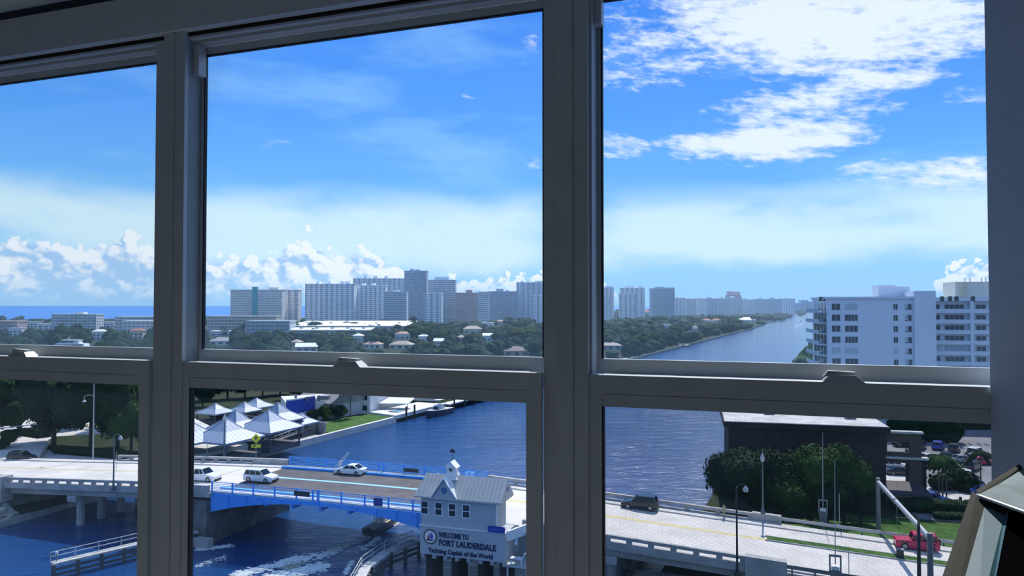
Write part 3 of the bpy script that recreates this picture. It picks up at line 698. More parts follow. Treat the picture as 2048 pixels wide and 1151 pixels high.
# ================================================================ VEHICLES
GLASSC = mat('car_glass', (.008, .012, .02), .05, .1, 1); TYRE = mat('tyre', (.012, .012, .013), .8); RIM = mat('wheel_rim', (.35, .36, .38), .35, .05, 3, metal=.6)
HEADL = mat('headlamp', (.75, .78, .8), .1); TAILL = mat('tail_lamp', (.30, .01, .01), .2); BUMP = mat('bumper_plastic', (.02, .02, .022), .6)
CARP = {'white': mat('car_white', (.82, .83, .84), .25, .02, 1, coat=.4), 'silver': mat('car_silver', (.42, .44, .47), .28, .03, 1, metal=.4, coat=.4), 'black': mat('car_black', (.012, .014, .018), .2, .03, 1, coat=.6),
        'grey': mat('car_grey', (.06, .065, .075), .25, .03, 1, metal=.2, coat=.5), 'red': mat('car_red', (.52, .012, .085), .3, .03, 1, coat=.4), 'blue': mat('car_blue', (.015, .06, .40), .3, .03, 1, coat=.5), 'maroon': mat('car_maroon', (.16, .01, .03), .3, .03, 1, coat=.4)}
WHEELM = {}
SPECS = {  # length, width, height, belt, hood z, cabin base x0,x1, cabin top x0,x1, wheel r
    'sedan': (4.75, 1.84, 1.45, .92, .78, -1.78, 1.00, -.95, .20, .33), 'suv': (4.75, 1.92, 1.74, 1.06, .98, -2.22, 1.02, -1.95, .30, .37),
    'jeep': (4.55, 1.88, 1.86, 1.14, 1.10, -2.06, .62, -2.0, .42, .41), 'pickup': (5.5, 1.98, 1.85, 1.12, 1.05, -.75, 1.25, -.55, .55, .40), 'coupe': (4.6, 1.84, 1.32, .88, .76, -1.6, .75, -.85, .05, .33)}
def car(kind, colour, label, pos, rz, group=None, name=None):
    L, W, H, zb, zh, c0, c1, t0, t1, wr = SPECS[kind]; P = CARP[colour]
    o = thing(name or {'sedan': 'sedan_car', 'suv': 'suv_car', 'jeep': 'off_road_car', 'pickup': 'pickup_truck', 'coupe': 'coupe_car'}[kind], label, 'car', pos, rz, group)
    h = L / 2; hw = W / 2; gc = wr * .55
    box = kind == 'jeep'
    if kind == 'pickup': tail = [(-h, zb - .08), (c0, zb - .05)]
    elif kind == 'sedan' or kind == 'coupe': tail = [(-h, zb - .10), (-h + .12, zb + .04), (c0, zb + .03)]
    else: tail = [(-h, zb - .15), (-h + .05, zb), (c0, zb)]
    up = tail + [(c1, zb), (h - .75, zh), (h - .12, zh - (.02 if box else .12)), (h, zh - (.12 if box else .30))]
    m = MB(); k = len(up); vs = []
    for i, (x, z) in enumerate(up):
        tp = .86 if i in (0, k - 1) and not box else 1.0
        for y, zz in ((-hw * tp * .96, gc), (-hw * tp, (gc + z) / 2), (-hw * tp * .95, z), (hw * tp * .95, z), (hw * tp, (gc + z) / 2), (hw * tp * .96, gc)): vs.append((x, y, zz))
    fs = [(0, 1, 2, 3, 4, 5), tuple(6 * (k - 1) + j for j in (5, 4, 3, 2, 1, 0))]
    for i in range(k - 1): fs += [(6 * i + j, 6 * (i + 1) + j, 6 * (i + 1) + (j + 1) % 6, 6 * i + (j + 1) % 6) for j in range(6)]
    m.add(vs, fs); b = m.build('body', P, o)
    ti = .80 if not box else .93
    B4 = [(c0, -hw * .93, zb - .02), (c1, -hw * .93, zb - .02), (c1, hw * .93, zb - .02), (c0, hw * .93, zb - .02)]; T4 = [(t0, -hw * ti, H - .06), (t1, -hw * ti, H - .06), (t1, hw * ti, H - .06), (t0, hw * ti, H - .06)]
    MB().hull8(B4, T4).build('cabin_glass', GLASSC, o)
    e = .03
    MB().hull8([(t0 - e, -hw * ti - e, H - .09), (t1 + e, -hw * ti - e, H - .09), (t1 + e, hw * ti + e, H - .09), (t0 - e, hw * ti + e, H - .09)], [(t0 + .1, -hw * ti * .9, H), (t1 - .1, -hw * ti * .9, H), (t1 - .1, hw * ti * .9, H), (t0 + .1, hw * ti * .9, H)]).build('roof', P, o)
    pl = MB()
    for i in range(4): pl.tube(B4[i], T4[i], .055, n=5)
    for sg in (-1, 1):
        for f in ((.42,) if kind in ('sedan', 'coupe', 'pickup') else (.36, .70)):
            pl.tube((c0 + (c1 - c0) * (1 - f), sg * hw * .935, zb - .02), (t0 + (t1 - t0) * (1 - f), sg * hw * ti * 1.01, H - .06), .05, n=5)
    pl.build('pillars', P, o)
    wk = (wr,)
    if wk not in WHEELM: WHEELM[wk] = (MB().tube((0, -.11, 0), (0, .11, 0), wr, n=16).mesh('wheel', TYRE), MB().tube((0, -.12, 0), (0, .12, 0), wr * .62, n=12).mesh('rim', RIM))
    for x in (-h + .95, h - .92):
        for sg in (-1, 1):
            w = link('wheel', WHEELM[wk][0], o, (x, sg * (hw - .10), wr)); link('rim', WHEELM[wk][1], w)
    for sg in (-1, 1):
        MB().box(h - .20, h - .01 if box else h - .06, sg * hw * .72 - .16, sg * hw * .72 + .16, zh - .30, zh - .14).build('headlamp', HEADL, o)
        MB().box(-h - .01, -h + .10, sg * hw * .74 - .14, sg * hw * .74 + .14, zb - .30, zb - .12).build('tail_lamp', TAILL, o)
        MB().box(c1 - .35, c1 - .15, sg * (hw + .08) - .08, sg * (hw + .08) + .08, zb - .02, zb + .14).build('side_mirror', P, o)
    MB().box(h - .10, h + .03, -hw * .8, hw * .8, gc - .02, gc + .22).build('front_bumper', BUMP, o); MB().box(-h - .03, -h + .1, -hw * .82, hw * .82, gc - .02, gc + .22).build('rear_bumper', BUMP, o)
    if kind == 'pickup': MB().box(-h + .12, c0 - .1, -hw * .82, hw * .82, zb - .07, zb - .03).build('cargo_bed', BUMP, o)
    if kind == 'jeep':
        MB().tube((-h - .18, 0, .98), (-h, 0, .98), .40, n=16).build('spare_wheel', TYRE, o)
        for sg in (-1, 1): MB().box(h - 1.35, h - .35, sg * (hw + .02) - .12, sg * (hw + .02) + .12, .86, .93).box(-h + .45, -h + 1.45, sg * (hw + .02) - .12, sg * (hw + .02) + .12, .86, .93).build('fender_flare', BUMP, o)
    return o
def bridge_car(kind, colour, label, px, py, sgn, n=None):
    s, nn, z = on_deck(px, py); nn = nn if n is None else n
    return car(kind, colour, label, B(s, nn, dz(s) + .025), BYAW + (0 if sgn > 0 else math.pi))
bridge_car('sedan', 'white', 'white sedan driving left across the blue span', 701, 947, -1)
bridge_car('suv', 'white', 'white suv driving right onto the blue span', 522, 962, 1)
bridge_car('pickup', 'white', 'white pickup half hidden behind the left mullion post', 404, 960, 1)
bridge_car('suv', 'black', 'black suv driving left on the right approach', 1280, 1016, -1)
bridge_car('jeep', 'red', 'red boxy off-road car driving left behind the poles', 1833, 1097, -1)
p = at(44, 921, 4.2); car('suv', 'black', 'black car in tree shade on the left road', p, math.radians(-8))

# ================================================================ LEFT BANK BY THE BRIDGE
def plate(name, poly, z0, z1, m, label):
    o = MB().prism(poly, z0, z1).build(name, m); return tag(o, label, kind='structure')
def px_poly(pts, z): return [(lambda q: (q.x, q.y))(at(a, b, z)) for a, b in pts]
# road and yard on the left, behind the bridge approach
q = [B(-140, 0), B(-84, 0), B(-84, BW), B(-100, BW + 16), B(-170, BW + 30), B(-190, 0)]
plate('left_road', [(v.x, v.y) for v in q][::-1] if False else [(v.x, v.y) for v in q], 0.5, 4.2, ROADC, 'pale road curving away at the left')
plate('street_yard', [(v.x, v.y) for v in (B(-84, BW + .3), B(-66, BW + .3), B(-62, BW + 30), B(-105, BW + 60), B(-160, BW + 60), B(-160, BW + 12), B(-100, BW + 12))], 0.5, 3.3, PAVE, 'pale paved yard under the big trees')
plate('mulch_bed', px_poly([(70, 893), (110, 872), (290, 862), (330, 885), (320, 908), (240, 918), (150, 908)], 3.38), 2.5, 3.38, SOIL, 'dark planted bed under the great trees')
# seawall cap along the left bank
def seawall(y0, y1, z, m=CONC):
    a, b = Vector((BX(y0), y0, 0)), Vector((BX(y1), y1, 0)); d = (b - a).normalized(); n = Vector((-d.y, d.x, 0))
    M = MB().hull8([a - n * .3 + Vector((0, 0, -2)), b - n * .3 + Vector((0, 0, -2)), b + n * .7 + Vector((0, 0, -2)), a + n * .7 + Vector((0, 0, -2))], [a - n * .3 + Vector((0, 0, z)), b - n * .3 + Vector((0, 0, z)), b + n * .7 + Vector((0, 0, z)), a + n * .7 + Vector((0, 0, z))])
    return tag(M.build('seawall', m), 'pale concrete seawall along the left bank', kind='structure')
seawall(118, 204, 1.55, PAVE)
YB = math.atan2(1, .445)            # heading of the banks
def bank(y, off, z=1.2):            # a spot on the left bank, off metres inland
    d = Vector((.445, 1, 0)).normalized(); n = Vector((-d.y, d.x, 0)); return Vector((BX(y), y, z)) + n * off
plate('restaurant_terrace', [(v.x, v.y) for v in (bank(126, .6), bank(176, .6), bank(176, 30), bank(126, 40))], 1.0, 1.45, mat('terrace_paving', (.32, .30, .28), .9, .2, .3), 'shaded restaurant terrace behind the seawall')
plate('lawn', [(v.x, v.y) for v in (bank(178.5, .6), bank(203, .6), bank(206, 10), bank(186, 15))], 1.0, 1.5, GRASS, 'bright green lawn behind the seawall')
ROOFM = mat('pale_metal_roof', (.25, .32, .43), .5, .04, 1.2); POSTW = mat('pavilion_post', (.10, .10, .11), .7)
def pavilion(label, c, half, ze, za, rz, seams=10, m=ROOFM):
    o = thing('roofed_pavilion', label, 'pavilion', (c.x, c.y, 1.45), rz)
    ze -= 1.45; za -= 1.45
    P = [(-half, -half, ze), (half, -half, ze), (half, half, ze), (-half, half, ze), (0, 0, za)]
    hm, zm = half * .45, ze + (za - ze) * .42
    Q = [(-hm, -hm, zm), (hm, -hm, zm), (hm, hm, zm), (-hm, hm, zm)]
    r = MB().add(P + [(-half, -half, ze - .35), (half, -half, ze - .35), (half, half, ze - .35), (-half, half, ze - .35)] + Q, [(9, 10, 4), (10, 11, 4), (11, 12, 4), (12, 9, 4), (0, 1, 10, 9), (1, 2, 11, 10), (2, 3, 12, 11), (3, 0, 9, 12), (0, 5, 6, 1), (1, 6, 7, 2), (2, 7, 8, 3), (3, 8, 5, 0), (5, 8, 7, 6)]).build('roof', m, o)
    hp = MB()
    for i in range(4): hp.path([P[i], Q[i], P[4]], .10, n=5)
    hp.build('hip_ridge', m, r)
    for i in range(1, seams):
        t = -half + 2 * half * i / seams; f = 1 - abs(t) / half
        if abs(t) >= hm: d, zz = abs(t), ze + (zm - ze) * (half - abs(t)) / (half - hm)
        else: d, zz = hm, zm
        for sw in (0, 1, 2):
            pq = [(t, -half, ze), (t, -d, zz)]
            if abs(t) < hm: pq.append((t, -abs(t), zm + (za - zm) * (1 - abs(t) / hm)))
            if sw: pq = [((-y, x, z) if sw == 1 else (y, x, z)) for x, y, z in pq]
            MB().path(pq, .04, n=4).build('roof_seam', m, r)
    for sx in (-1, 1):
        for sy in (-1, 1): MB().box(sx * half * .86 - .14, sx * half * .86 + .14, sy * half * .86 - .14, sy * half * .86 + .14, 0, ze - .3).build('post', POSTW, o)
    MB().box(-half * .86, half * .86, -half * .86, half * .86, 0, 1.1).build('low_wall', POSTW, o)
    return o
RZ = YB - math.pi / 2
A8 = 9.6
for lab, (px, py), hf in (('pale metal pyramid roof cut by the left mullion, nearest the bridge', (375, 838), 6.2), ('pale metal pyramid roof behind the tall lamp post', (452, 836), 6.0), ('pale metal pyramid roof nearest the seawall, right of the lamp post', (537, 819), 6.0),
                          ('pale metal pyramid roof in the back row, left of the biggest front roof', (472, 819), 5.2), ('pale metal pyramid roof in front of the blue wall', (556, 804), 5.0)):
    pavilion(lab, at(px, py, A8), hf * .88, 5.8, A8, RZ)
for lab, (px, py), hf in (('small pale pyramid roof at the left of the back row', (431, 806), 3.6), ('small pale pyramid roof left of the chimney pipe', (513, 795), 3.6), ('small pale pyramid roof between the two back pavilions', (489, 803), 3.2), ('low pale roof beside the white restaurant wall', (602, 825), 3.0)):
    pavilion(lab, at(px, py, 6.6), hf, 4.4, 6.6, RZ, 6)
# terrace umbrellas/planters: rounded pale shrubs between the pavilions
for i, (px, py) in enumerate(((424, 838), (440, 842), (455, 830), (490, 826), (508, 830), (432, 826))):
    tree(at(px, py, 1.45), 2.6, 1.5, False, i, 1, ('small potted tree behind the lamp post roof, left of its peak', 'small potted tree just above the lamp post roof', 'small potted tree left of the back row roof peak', 'small potted tree right of the back row roof peak', 'small potted tree before the blue wall roof', 'small potted tree under the leftmost small roof')[i], None, 'potted_tree')
# blue curved wall building
bw = thing('blue_wall_building', 'white building with a curved royal blue front behind the pyramid roofs', 'building', (0, 0, 0))
m = MB(); c0, c1 = at(572, 822, 5.2), at(629, 812, 5.2); k = 10
pts = [c0.lerp(c1, i / k) + Vector((0, -1, 0)) * 2.0 * math.sin(math.pi * i / k) for i in range(k + 1)]
for a, b in zip(pts, pts[1:]):
    n = Vector((.2, 1, 0)) * .5
    m.hull8([(a.x, a.y, 4.4), (b.x, b.y, 4.4), (b.x + n.x, b.y + n.y, 4.4), (a.x + n.x, a.y + n.y, 4.4)], [(a.x, a.y, 7.8), (b.x, b.y, 7.8), (b.x + n.x, b.y + n.y, 7.8), (a.x + n.x, a.y + n.y, 7.8)])
m.build('blue_front', mat('royal_blue_wall', (.004, .045, .42), .5, .03), bw)
bwp = [(p.x, p.y + .3) for p in pts] + [(c1.x + 4, c1.y + 13), (c0.x - 6, c0.y + 15)]
MB().prism(bwp, 1.2, 7.2).build('wall', WHITE, bw)
MB().prism([(p.x, p.y - .02) for p in pts] + [(p.x, p.y + .6) for p in pts[::-1]], 7.8, 8.15).build('parapet_cap', WHITE, bw)
for dx, h in ((0, 1.8), (3, 1.1), (6, 1.4)):
    MB().tube((c0.x + dx + 1, c0.y + 5, 7.2), (c0.x + dx + 1, c0.y + 5, 7.2 + h), .35, n=8).build('roof_vent', GREYM, bw)
MB().box(c0.x + 6, c0.x + 9, c0.y + 7, c0.y + 9, 7.2, 8.2).build('roof_unit', GREYM, bw)
# gangway ramp with railing
gw = thing('gangway', 'wooden gangway with railing climbing to the lawn from the terrace', 'gangway')
g0, g1 = bank(158, 2.0, 1.6), bank(176.5, 2.8, 3.0); d = (g1 - g0).normalized(); n = Vector((-d.y, d.x, 0))
MB().hull8([g0, g1, g1 + n * 1.8, g0 + n * 1.8], [g0 + Vector((0, 0, .2)), g1 + Vector((0, 0, .2)), g1 + n * 1.8 + Vector((0, 0, .2)), g0 + n * 1.8 + Vector((0, 0, .2))]).build('deck', mat('grey_timber', (.32, .30, .28), .9, .2), gw)
for off in (0, 1.8):
    MB().tube(g0 + n * off + Vector((0, 0, 1.3)), g1 + n * off + Vector((0, 0, 1.3)), .08, n=6).build('hand_rail', PAVE, gw); MB().tube(g0 + n * off + Vector((0, 0, .7)), g1 + n * off + Vector((0, 0, .7)), .05, n=6).build('mid_rail', PAVE, gw)
    for i in range(9):
        c = g0.lerp(g1, i / 8) + n * off; MB().tube(c, c + Vector((0, 0, 1.3)), .07, n=6).build('rail_post', PAVE, gw)
rw = thing('retaining_wall', 'grey retaining wall between gangway and lawn', 'wall')
a, b, c = bank(177.5, .8, 1.2), bank(178, 5, 1.2), bank(173, 10.5, 1.2)
for p, q in ((a, b), (b, c)):
    dd = (q - p).normalized(); nn = Vector((-dd.y, dd.x, 0)) * .3
    MB().hull8([p, q, q + nn, p + nn], [v + Vector((0, 0, 3.0)) for v in (p, q, q + nn, p + nn)]).build('wall_panel', CONC, rw)
hedge('hedge', 'clipped hedge on top of the retaining wall', bank(166, 7.5, 1.5), bank(175, 6.5, 1.5), 2.2, 2.4, 1)
hedge('hedge', 'dark hedge at the back of the lawn', bank(182, 13.5, 1.4), bank(188, 14, 1.4), 2.2, 1.8, 0)
for i, (y_, o_, h_) in enumerate(((189, 15, 3.6), (192, 13.6, 4.4), (196, 12.8, 4.0), (199, 13.8, 3.4))):
    tree(bank(y_, o_, 1.3), h_, 2.6, True, i, i % 2, ('first', 'second', 'third', 'last')[i] + ' dark bush from the left between the grey house and the lawn palm', None, 'garden_bush')
# small boat on the lawn
lb = thing('dinghy', 'white upturned dinghy lying on the lawn', 'dinghy', bank(187, 11, 1.5), RZ + .9)
MB().hull8([(-2, -.5, 0), (1.6, -.55, 0), (1.6, .55, 0), (-2, .5, 0)], [(-1.6, -.2, .6), (1.9, -.1, .5), (1.9, .1, .5), (-1.6, .2, .6)]).build('hull', WHITE, lb); MB().tube((-1.7, 0, .62), (1.8, 0, .52), .05, n=6).build('keel', GREYM, lb)

# ================================================================ HOUSES
ROOFC = {'white': mat('roof_white', (.80, .80, .78), .6, .05, 1), 'terracotta': mat('roof_terracotta', (.42, .15, .08), .8, .2, 1.2), 'pink': mat('roof_pink', (.50, .29, .22), .8, .15, 1), 'tan': mat('roof_tan', (.42, .34, .27), .8, .15, 1), 'grey': mat('roof_grey', (.30, .29, .28), .8, .15, 1), 'red': mat('roof_red', (.50, .09, .05), .8, .15, 1), 'brown': mat('roof_brown', (.19, .13, .11), .8, .2, 1)}
WALLC = {'white': mat('house_white', (.72, .73, .72), .8, .05, 1), 'cream': mat('house_cream', (.62, .54, .42), .8, .06, 1), 'pink': mat('house_pink', (.58, .42, .36), .8, .06, 1), 'grey': mat('house_grey', (.48, .50, .52), .8, .06, 1)}
HOUSES = []
def house(pos, w, d, h, roof, wall, rz, style, label, group=None, windows=4, name='house'):
    o = thing(name, label, 'house', pos, rz, group); HOUSES.append((pos, w))
    MB().box(-w / 2, w / 2, -d / 2, d / 2, 0, h).build('wall', WALLC[wall], o)
    e = .6
    if style == 'hip':
        r = min(w, d) * .26; k = max(w - d, 0) / 2 + .2
        m = MB().add([(-w / 2 - e, -d / 2 - e, h - .1), (w / 2 + e, -d / 2 - e, h - .1), (w / 2 + e, d / 2 + e, h - .1), (-w / 2 - e, d / 2 + e, h - .1), (-k, 0, h + r), (k, 0, h + r)], [(0, 1, 5, 4), (1, 2, 5), (2, 3, 4, 5), (3, 0, 4), (0, 3, 2, 1)])
    elif style == 'gable':
        r = d * .3; m = MB().add([(-w / 2 - e, -d / 2 - e, h - .1), (w / 2 + e, -d / 2 - e, h - .1), (w / 2 + e, d / 2 + e, h - .1), (-w / 2 - e, d / 2 + e, h - .1), (-w / 2 - e, 0, h + r), (w / 2 + e, 0, h + r)], [(0, 1, 5, 4), (1, 2, 5), (2, 3, 4, 5), (3, 0, 4), (0, 3, 2, 1)])
    else:
        m = MB().box(-w / 2 - .3, w / 2 + .3, -d / 2 - .3, d / 2 + .3, h, h + .5)
    rf = m.build('roof', ROOFC[roof], o)
    if style == 'flat': MB().box(-w * .1, w * .12, -d * .15, d * .15, h + .5, h + 1.5).build('roof_unit', GREYM, rf)
    fl = max(1, int(h / 3))
    for f in range(fl):
        for i in range(windows):
            x = -w / 2 + w * (i + .5) / windows
            MB().box(x - w / windows * .26, x + w / windows * .26, -d / 2 - .06, -d / 2 + .02, f * 3 + .9, f * 3 + 2.3).build('window', WINDOWG, o)
    return o
house(at(655, 832, 1.3) + Vector((0, 5, 0)), 14, 13, 4.2, 'grey', 'grey', RZ - .2, 'gable', 'grey gabled house right of the blue curved wall', windows=3)
house(bank(216, 19, 1.3), 15, 22, 6.2, 'white', 'white', RZ + .1, 'flat', 'white two-storey house behind the lawn palm', windows=4)
house(bank(246, 14, 1.3), 12, 24, 6.0, 'white', 'white', RZ + .1, 'flat', 'white waterfront house beside the docked boat', windows=7)
house(bank(228, 30, 1.3), 12, 12, 8.0, 'white', 'grey', RZ + .1, 'gable', 'white gabled house behind the waterfront terrace', windows=3)
aw = thing('awning', 'white awning over the waterfront terrace', 'awning', (0, 0, 0)); q = bank(214, 8, 4.2)
MB().hull8([(q.x - 5, q.y - 2, 3.6), (q.x + 5, q.y - 3, 3.6), (q.x + 6, q.y + 3, 4.6), (q.x - 4, q.y + 4, 4.6)], [(q.x - 5, q.y - 2, 3.8), (q.x + 5, q.y - 3, 3.8), (q.x + 6, q.y + 3, 4.8), (q.x - 4, q.y + 4, 4.8)]).build('canopy', WHITE, aw)
for dx, dy in ((-4.7, -1.7), (4.7, -2.7)): MB().tube((q.x + dx, q.y + dy, 1.3), (q.x + dx, q.y + dy, 3.6), .1).build('post', GREYM, aw)
# terrace, pool and dock
plate('pool_terrace', [(v.x, v.y) for v in (bank(203.5, -.5), bank(228, -.5), bank(228, 9), bank(206, 10))], 1.0, 2.0, WHITE, 'white waterfront terrace beside the lawn')
po = thing('swimming_pool', 'small turquoise pool on the white terrace', 'pool'); v4 = [bank(208, 2, 2.02), bank(213, 2, 2.02), bank(213, 5, 2.02), bank(208, 5, 2.02)]
MB().prism([(v.x, v.y) for v in v4], 2.0, 2.06).build('pool_water', mat('pool_water', (.10, .45, .55), .1, .1), po)
for v, w in zip(v4, v4[1:] + v4[:1]): MB().tube(v + Vector((0, 0, .06)), w + Vector((0, 0, .06)), .18, n=5).build('pool_edge', CONC, po)
dk = thing('dock', 'long white dock with dark pilings beyond the moored boat', 'dock')
MB().prism([(v.x, v.y) for v in (bank(228, -2.5), bank(330, -2.5), bank(330, .8), bank(228, .8))], 1.6, 1.95).build('deck', WHITE, dk)
pl_ = MB().tube((0, 0, -2), (0, 0, 4.0), .28, n=8).mesh('piling', BARK)
for i in range(15): v = bank(230 + i * 6.2, -2.9, 0); link('piling', pl_, dk, (v.x, v.y, 0))
for i in range(2): v = bank(207 + i * 4, -1.4, 0); link('piling', pl_, dk, (v.x, v.y, 0))
# docked boats
def cruiser(name, label, pos, rz, L, hullm, deckm, canopy=True):
    o = thing(name, label, 'boat', pos, rz); w = L * .14; h = L * .11
    def sec(x, wf, zt, zb): return [(x, -w * wf, zt), (x, -w * wf * .72, zb), (x, w * wf * .72, zb), (x, w * wf, zt)]
    st = [sec(-L / 2, .92, h * .9, -.3), sec(-L * .1, 1, h, -.3), sec(L * .2, .86, h * 1.12, -.25), sec(L * .38, .5, h * 1.25, .0), sec(L / 2, .05, h * 1.4, h * .9)]
    m = MB(); vs = [p for q in st for p in q]; fs = [(0, 1, 2, 3)]
    for i in range(4): fs += [(4 * i + j, 4 * i + 4 + j, 4 * i + 4 + (j + 1) % 4, 4 * i + (j + 1) % 4) for j in range(4)]
    m.add(vs, fs).build('hull', hullm, o)
    m = MB().add([(q[0][0], q[0][1] * .9, q[0][2] + .03) for q in st] + [(q[3][0], q[3][1] * .9, q[3][2] + .03) for q in st[::-1]], [tuple(range(10))]); m.build('deck', deckm, o)
    MB().hull8([(-L * .16, -w * .55, h), (L * .12, -w * .5, h), (L * .12, w * .5, h), (-L * .16, w * .55, h)], [(-L * .14, -w * .45, h + L * .10), (L * .04, -w * .4, h + L * .10), (L * .04, w * .4, h + L * .10), (-L * .14, w * .45, h + L * .10)]).build('cabin', WHITE, o)
    MB().hull8([(L * .02, -w * .47, h + .1), (L * .125, -w * .47, h + .1), (L * .125, w * .47, h + .1), (L * .02, w * .47, h + .1)], [(-L * .02, -w * .42, h + L * .08), (L * .055, -w * .38, h + L * .08), (L * .055, w * .38, h + L * .08), (-L * .02, w * .42, h + L * .08)]).build('windscreen', GLASSC, o)
    if canopy:
        z = h + L * .2
        MB().box(-L * .2, L * .06, -w * .6, w * .6, z, z + .08).build('canopy', deckm, o)
        for x in (-L * .18, L * .04):
            for s in (-1, 1): MB().tube((x, s * w * .5, h), (x, s * w * .55, z), .05, n=5).build('canopy_post', GREYM, o)
    MB().box(-L / 2 - .5, -L / 2, -w * .25, w * .25, .1, h * 1.3).build('outboard_motor', DARKM, o)
    return o
HN = mat('navy_hull', (.012, .018, .05), .3, .05, 1); HWt = mat('white_hull', (.80, .80, .80), .3, .03, 1); TANC = mat('tan_canvas', (.52, .43, .30), .8, .06, 2)
HEAD = math.atan2(1, .445)
cruiser('motor_boat', 'navy motor boat moored at the white dock', bank(219, -4.0, .1), HEAD + math.pi, 14, HN, mat('boat_deck', (.6, .6, .58), .5))
cruiser('motor_boat', 'small motor boat with tan canopy leaving a wake under the span', at(767, 1053, .15), HEAD + .05, 8.2, HN, TANC)
cruiser('speed_boat', 'distant speedboat far up the blue waterway', at(1601, 642, .2), HEAD, 14, HWt, WHITE, False)
# ================================================================ SEA beyond the coast
sm = bpy.data.materials.new('sea'); sm.use_nodes = True; b_ = sm.node_tree.nodes['Principled BSDF']
b_.inputs['Base Color'].default_value = (.012, .13, .44, 1); b_.inputs['Roughness'].default_value = .6; b_.inputs['Specular IOR Level'].default_value = .12
o = MB().add([(-90000, 1300, .3), (-3600, 1250, .3), (-1500, 1500, .3), (-543, 1950, .3), (900, 3000, .3), (3300, 6400, .3), (60000, 120000, .3), (-90000, 120000, .3)], [tuple(range(8))]).build('sea', sm)
tag(o, 'flat blue sea on the horizon at the left', kind='structure')

# ================================================================ DISTANT TOWERS
TW = {}
def tmat(name, col): return mat('tower_' + name, col, .85, .04, .05)
T_WHITE, T_GREY, T_BLUE, T_BEIGE, T_BROWN, T_PINK = tmat('white', (.82, .84, .88)), tmat('grey', (.66, .70, .78)), tmat('slate', (.42, .50, .64)), tmat('beige', (.78, .73, .69)), tmat('brown', (.46, .33, .30)), tmat('pink', (.60, .38, .42))
T_WIN = mat('tower_window', (.30, .37, .48), .35, .2, .2); T_TEAL = tmat('teal', (.05, .36, .42))  # haze and sky reflection put into the pale window colour
def tower(label, x0, x1, ytop, Y, style, wall, depth=22, yaw=0.0, boxes=(), floors=None, bays=None, shaft=None, name='apartment_tower', zb=1.2):
    a, b = (x0 - 1024) / FPX * Y, (x1 - 1024) / FPX * Y; W = b - a; zt = EYE + (611 - ytop) / FPX * Y; H = zt - zb
    o = thing(name, label, 'building', ((a + b) / 2, Y + depth / 2, zb), yaw)
    MB().box(-W / 2, W / 2, -depth / 2, depth / 2, 0, H).build('wall', wall, o)
    nf = floors or max(4, int(H / 3.05)); fh = H / nf; nb = bays or max(4, int(W / 4.2)); bw = W / nb; F = -depth / 2
    win, tr = MB(), MB()
    if style == 'grid':
        for f in range(nf):
            for i in range(nb):
                x = -W / 2 + bw * (i + .5); win.box(x - bw * .36, x + bw * .36, F - .12, F + .1, f * fh + fh * .28, f * fh + fh * .74)
        for f in range(nf): tr.box(-W / 2 - .2, W / 2 + .2, F - .45, F, f * fh - .12, f * fh + .14)
    elif style == 'slab':            # long balconies
        for f in range(nf):
            win.box(-W / 2 + .3, W / 2 - .3, F - .15, F + .1, f * fh + fh * .36, f * fh + fh * .92)
            tr.box(-W / 2 - .4, W / 2 + .4, F - 1.4, F, f * fh, f * fh + fh * .34)
        for i in range(nb + 1):
            x = -W / 2 + bw * i; tr.box(x - .25, x + .25, F - 1.3, F, 0, H)
    else:                            # 'pier': vertical bands
        for i in range(nb):
            x = -W / 2 + bw * (i + .5)
            if i % 2 == 0:
                for f in range(nf): win.box(x - bw * .42, x + bw * .42, F - .15, F + .1, f * fh + fh * .22, f * fh + fh * .88)
            else:
                tr.box(x - bw * .46, x + bw * .46, F - 1.6, F, 0, H + .3)
                for f in range(nf): win.box(x - bw * .18, x + bw * .18, F - 1.7, F - 1.5, f * fh + fh * .3, f * fh + fh * .7)
    for sg in (-1, 1):               # end walls
        for f in range(nf):
            for j in range(3):
                y = -depth / 2 + depth * (j + .5) / 3; x = sg * W / 2; win.box(min(x, x + sg * .12), max(x, x + sg * .12), y - 1.3, y + 1.3, f * fh + fh * .3, f * fh + fh * .75)
    stuff(win.build('windows', T_WIN, o)); stuff(tr.build('balconies', wall, o))
    MB().box(-W / 2 - .5, W / 2 + .5, -depth / 2 - .6, depth / 2 + .5, H, H + 1.0).build('roof_parapet', wall, o)
    for (bx0, bx1, by) in boxes:
        q0, q1 = (bx0 - 1024) / FPX * Y - (a + b) / 2, (bx1 - 1024) / FPX * Y - (a + b) / 2; hh = (ytop - by) / FPX * Y
        MB().box(q0, q1, -depth * .3, depth * .3, H, H + max(hh, 2)).build('roof_housing', wall, o)
    if shaft:
        q0, q1 = (shaft[0] - 1024) / FPX * Y - (a + b) / 2, (shaft[1] - 1024) / FPX * Y - (a + b) / 2
        MB().box(q0, q1, F - 1.2, F + 4, 0, H + (ytop - shaft[2]) / FPX * Y).build('coloured_shaft', T_TEAL, o)
    return o
tower('beige apartment block with a teal vertical shaft by the sea', 461, 564, 580, 1000, 'grid', T_BEIGE, 18, boxes=((535, 555, 574),), bays=24, shaft=(505, 515, 573))
tower('narrow beige wing behind the teal shafted block', 564, 596, 580, 1040, 'pier', T_BEIGE, 18, boxes=((567, 576, 577),))
tower('broad white tower block with vertical bands and four roof boxes', 610, 708, 568, 1120, 'pier', T_WHITE, 24, boxes=((630, 637, 563), (654, 661, 563), (678, 686, 562), (688, 699, 562)), bays=19)
tower('grey tower row behind, with three small roof boxes', 706, 811, 557, 1300, 'pier', T_GREY, 24, boxes=((727, 733, 551), (746, 753, 551), (768, 774, 551)), bays=21)
tower('pale tower wing in front of the grey tower row', 712, 771, 571, 1150, 'pier', T_WHITE, 20, boxes=((722, 728, 566), (742, 748, 566)), bays=13)
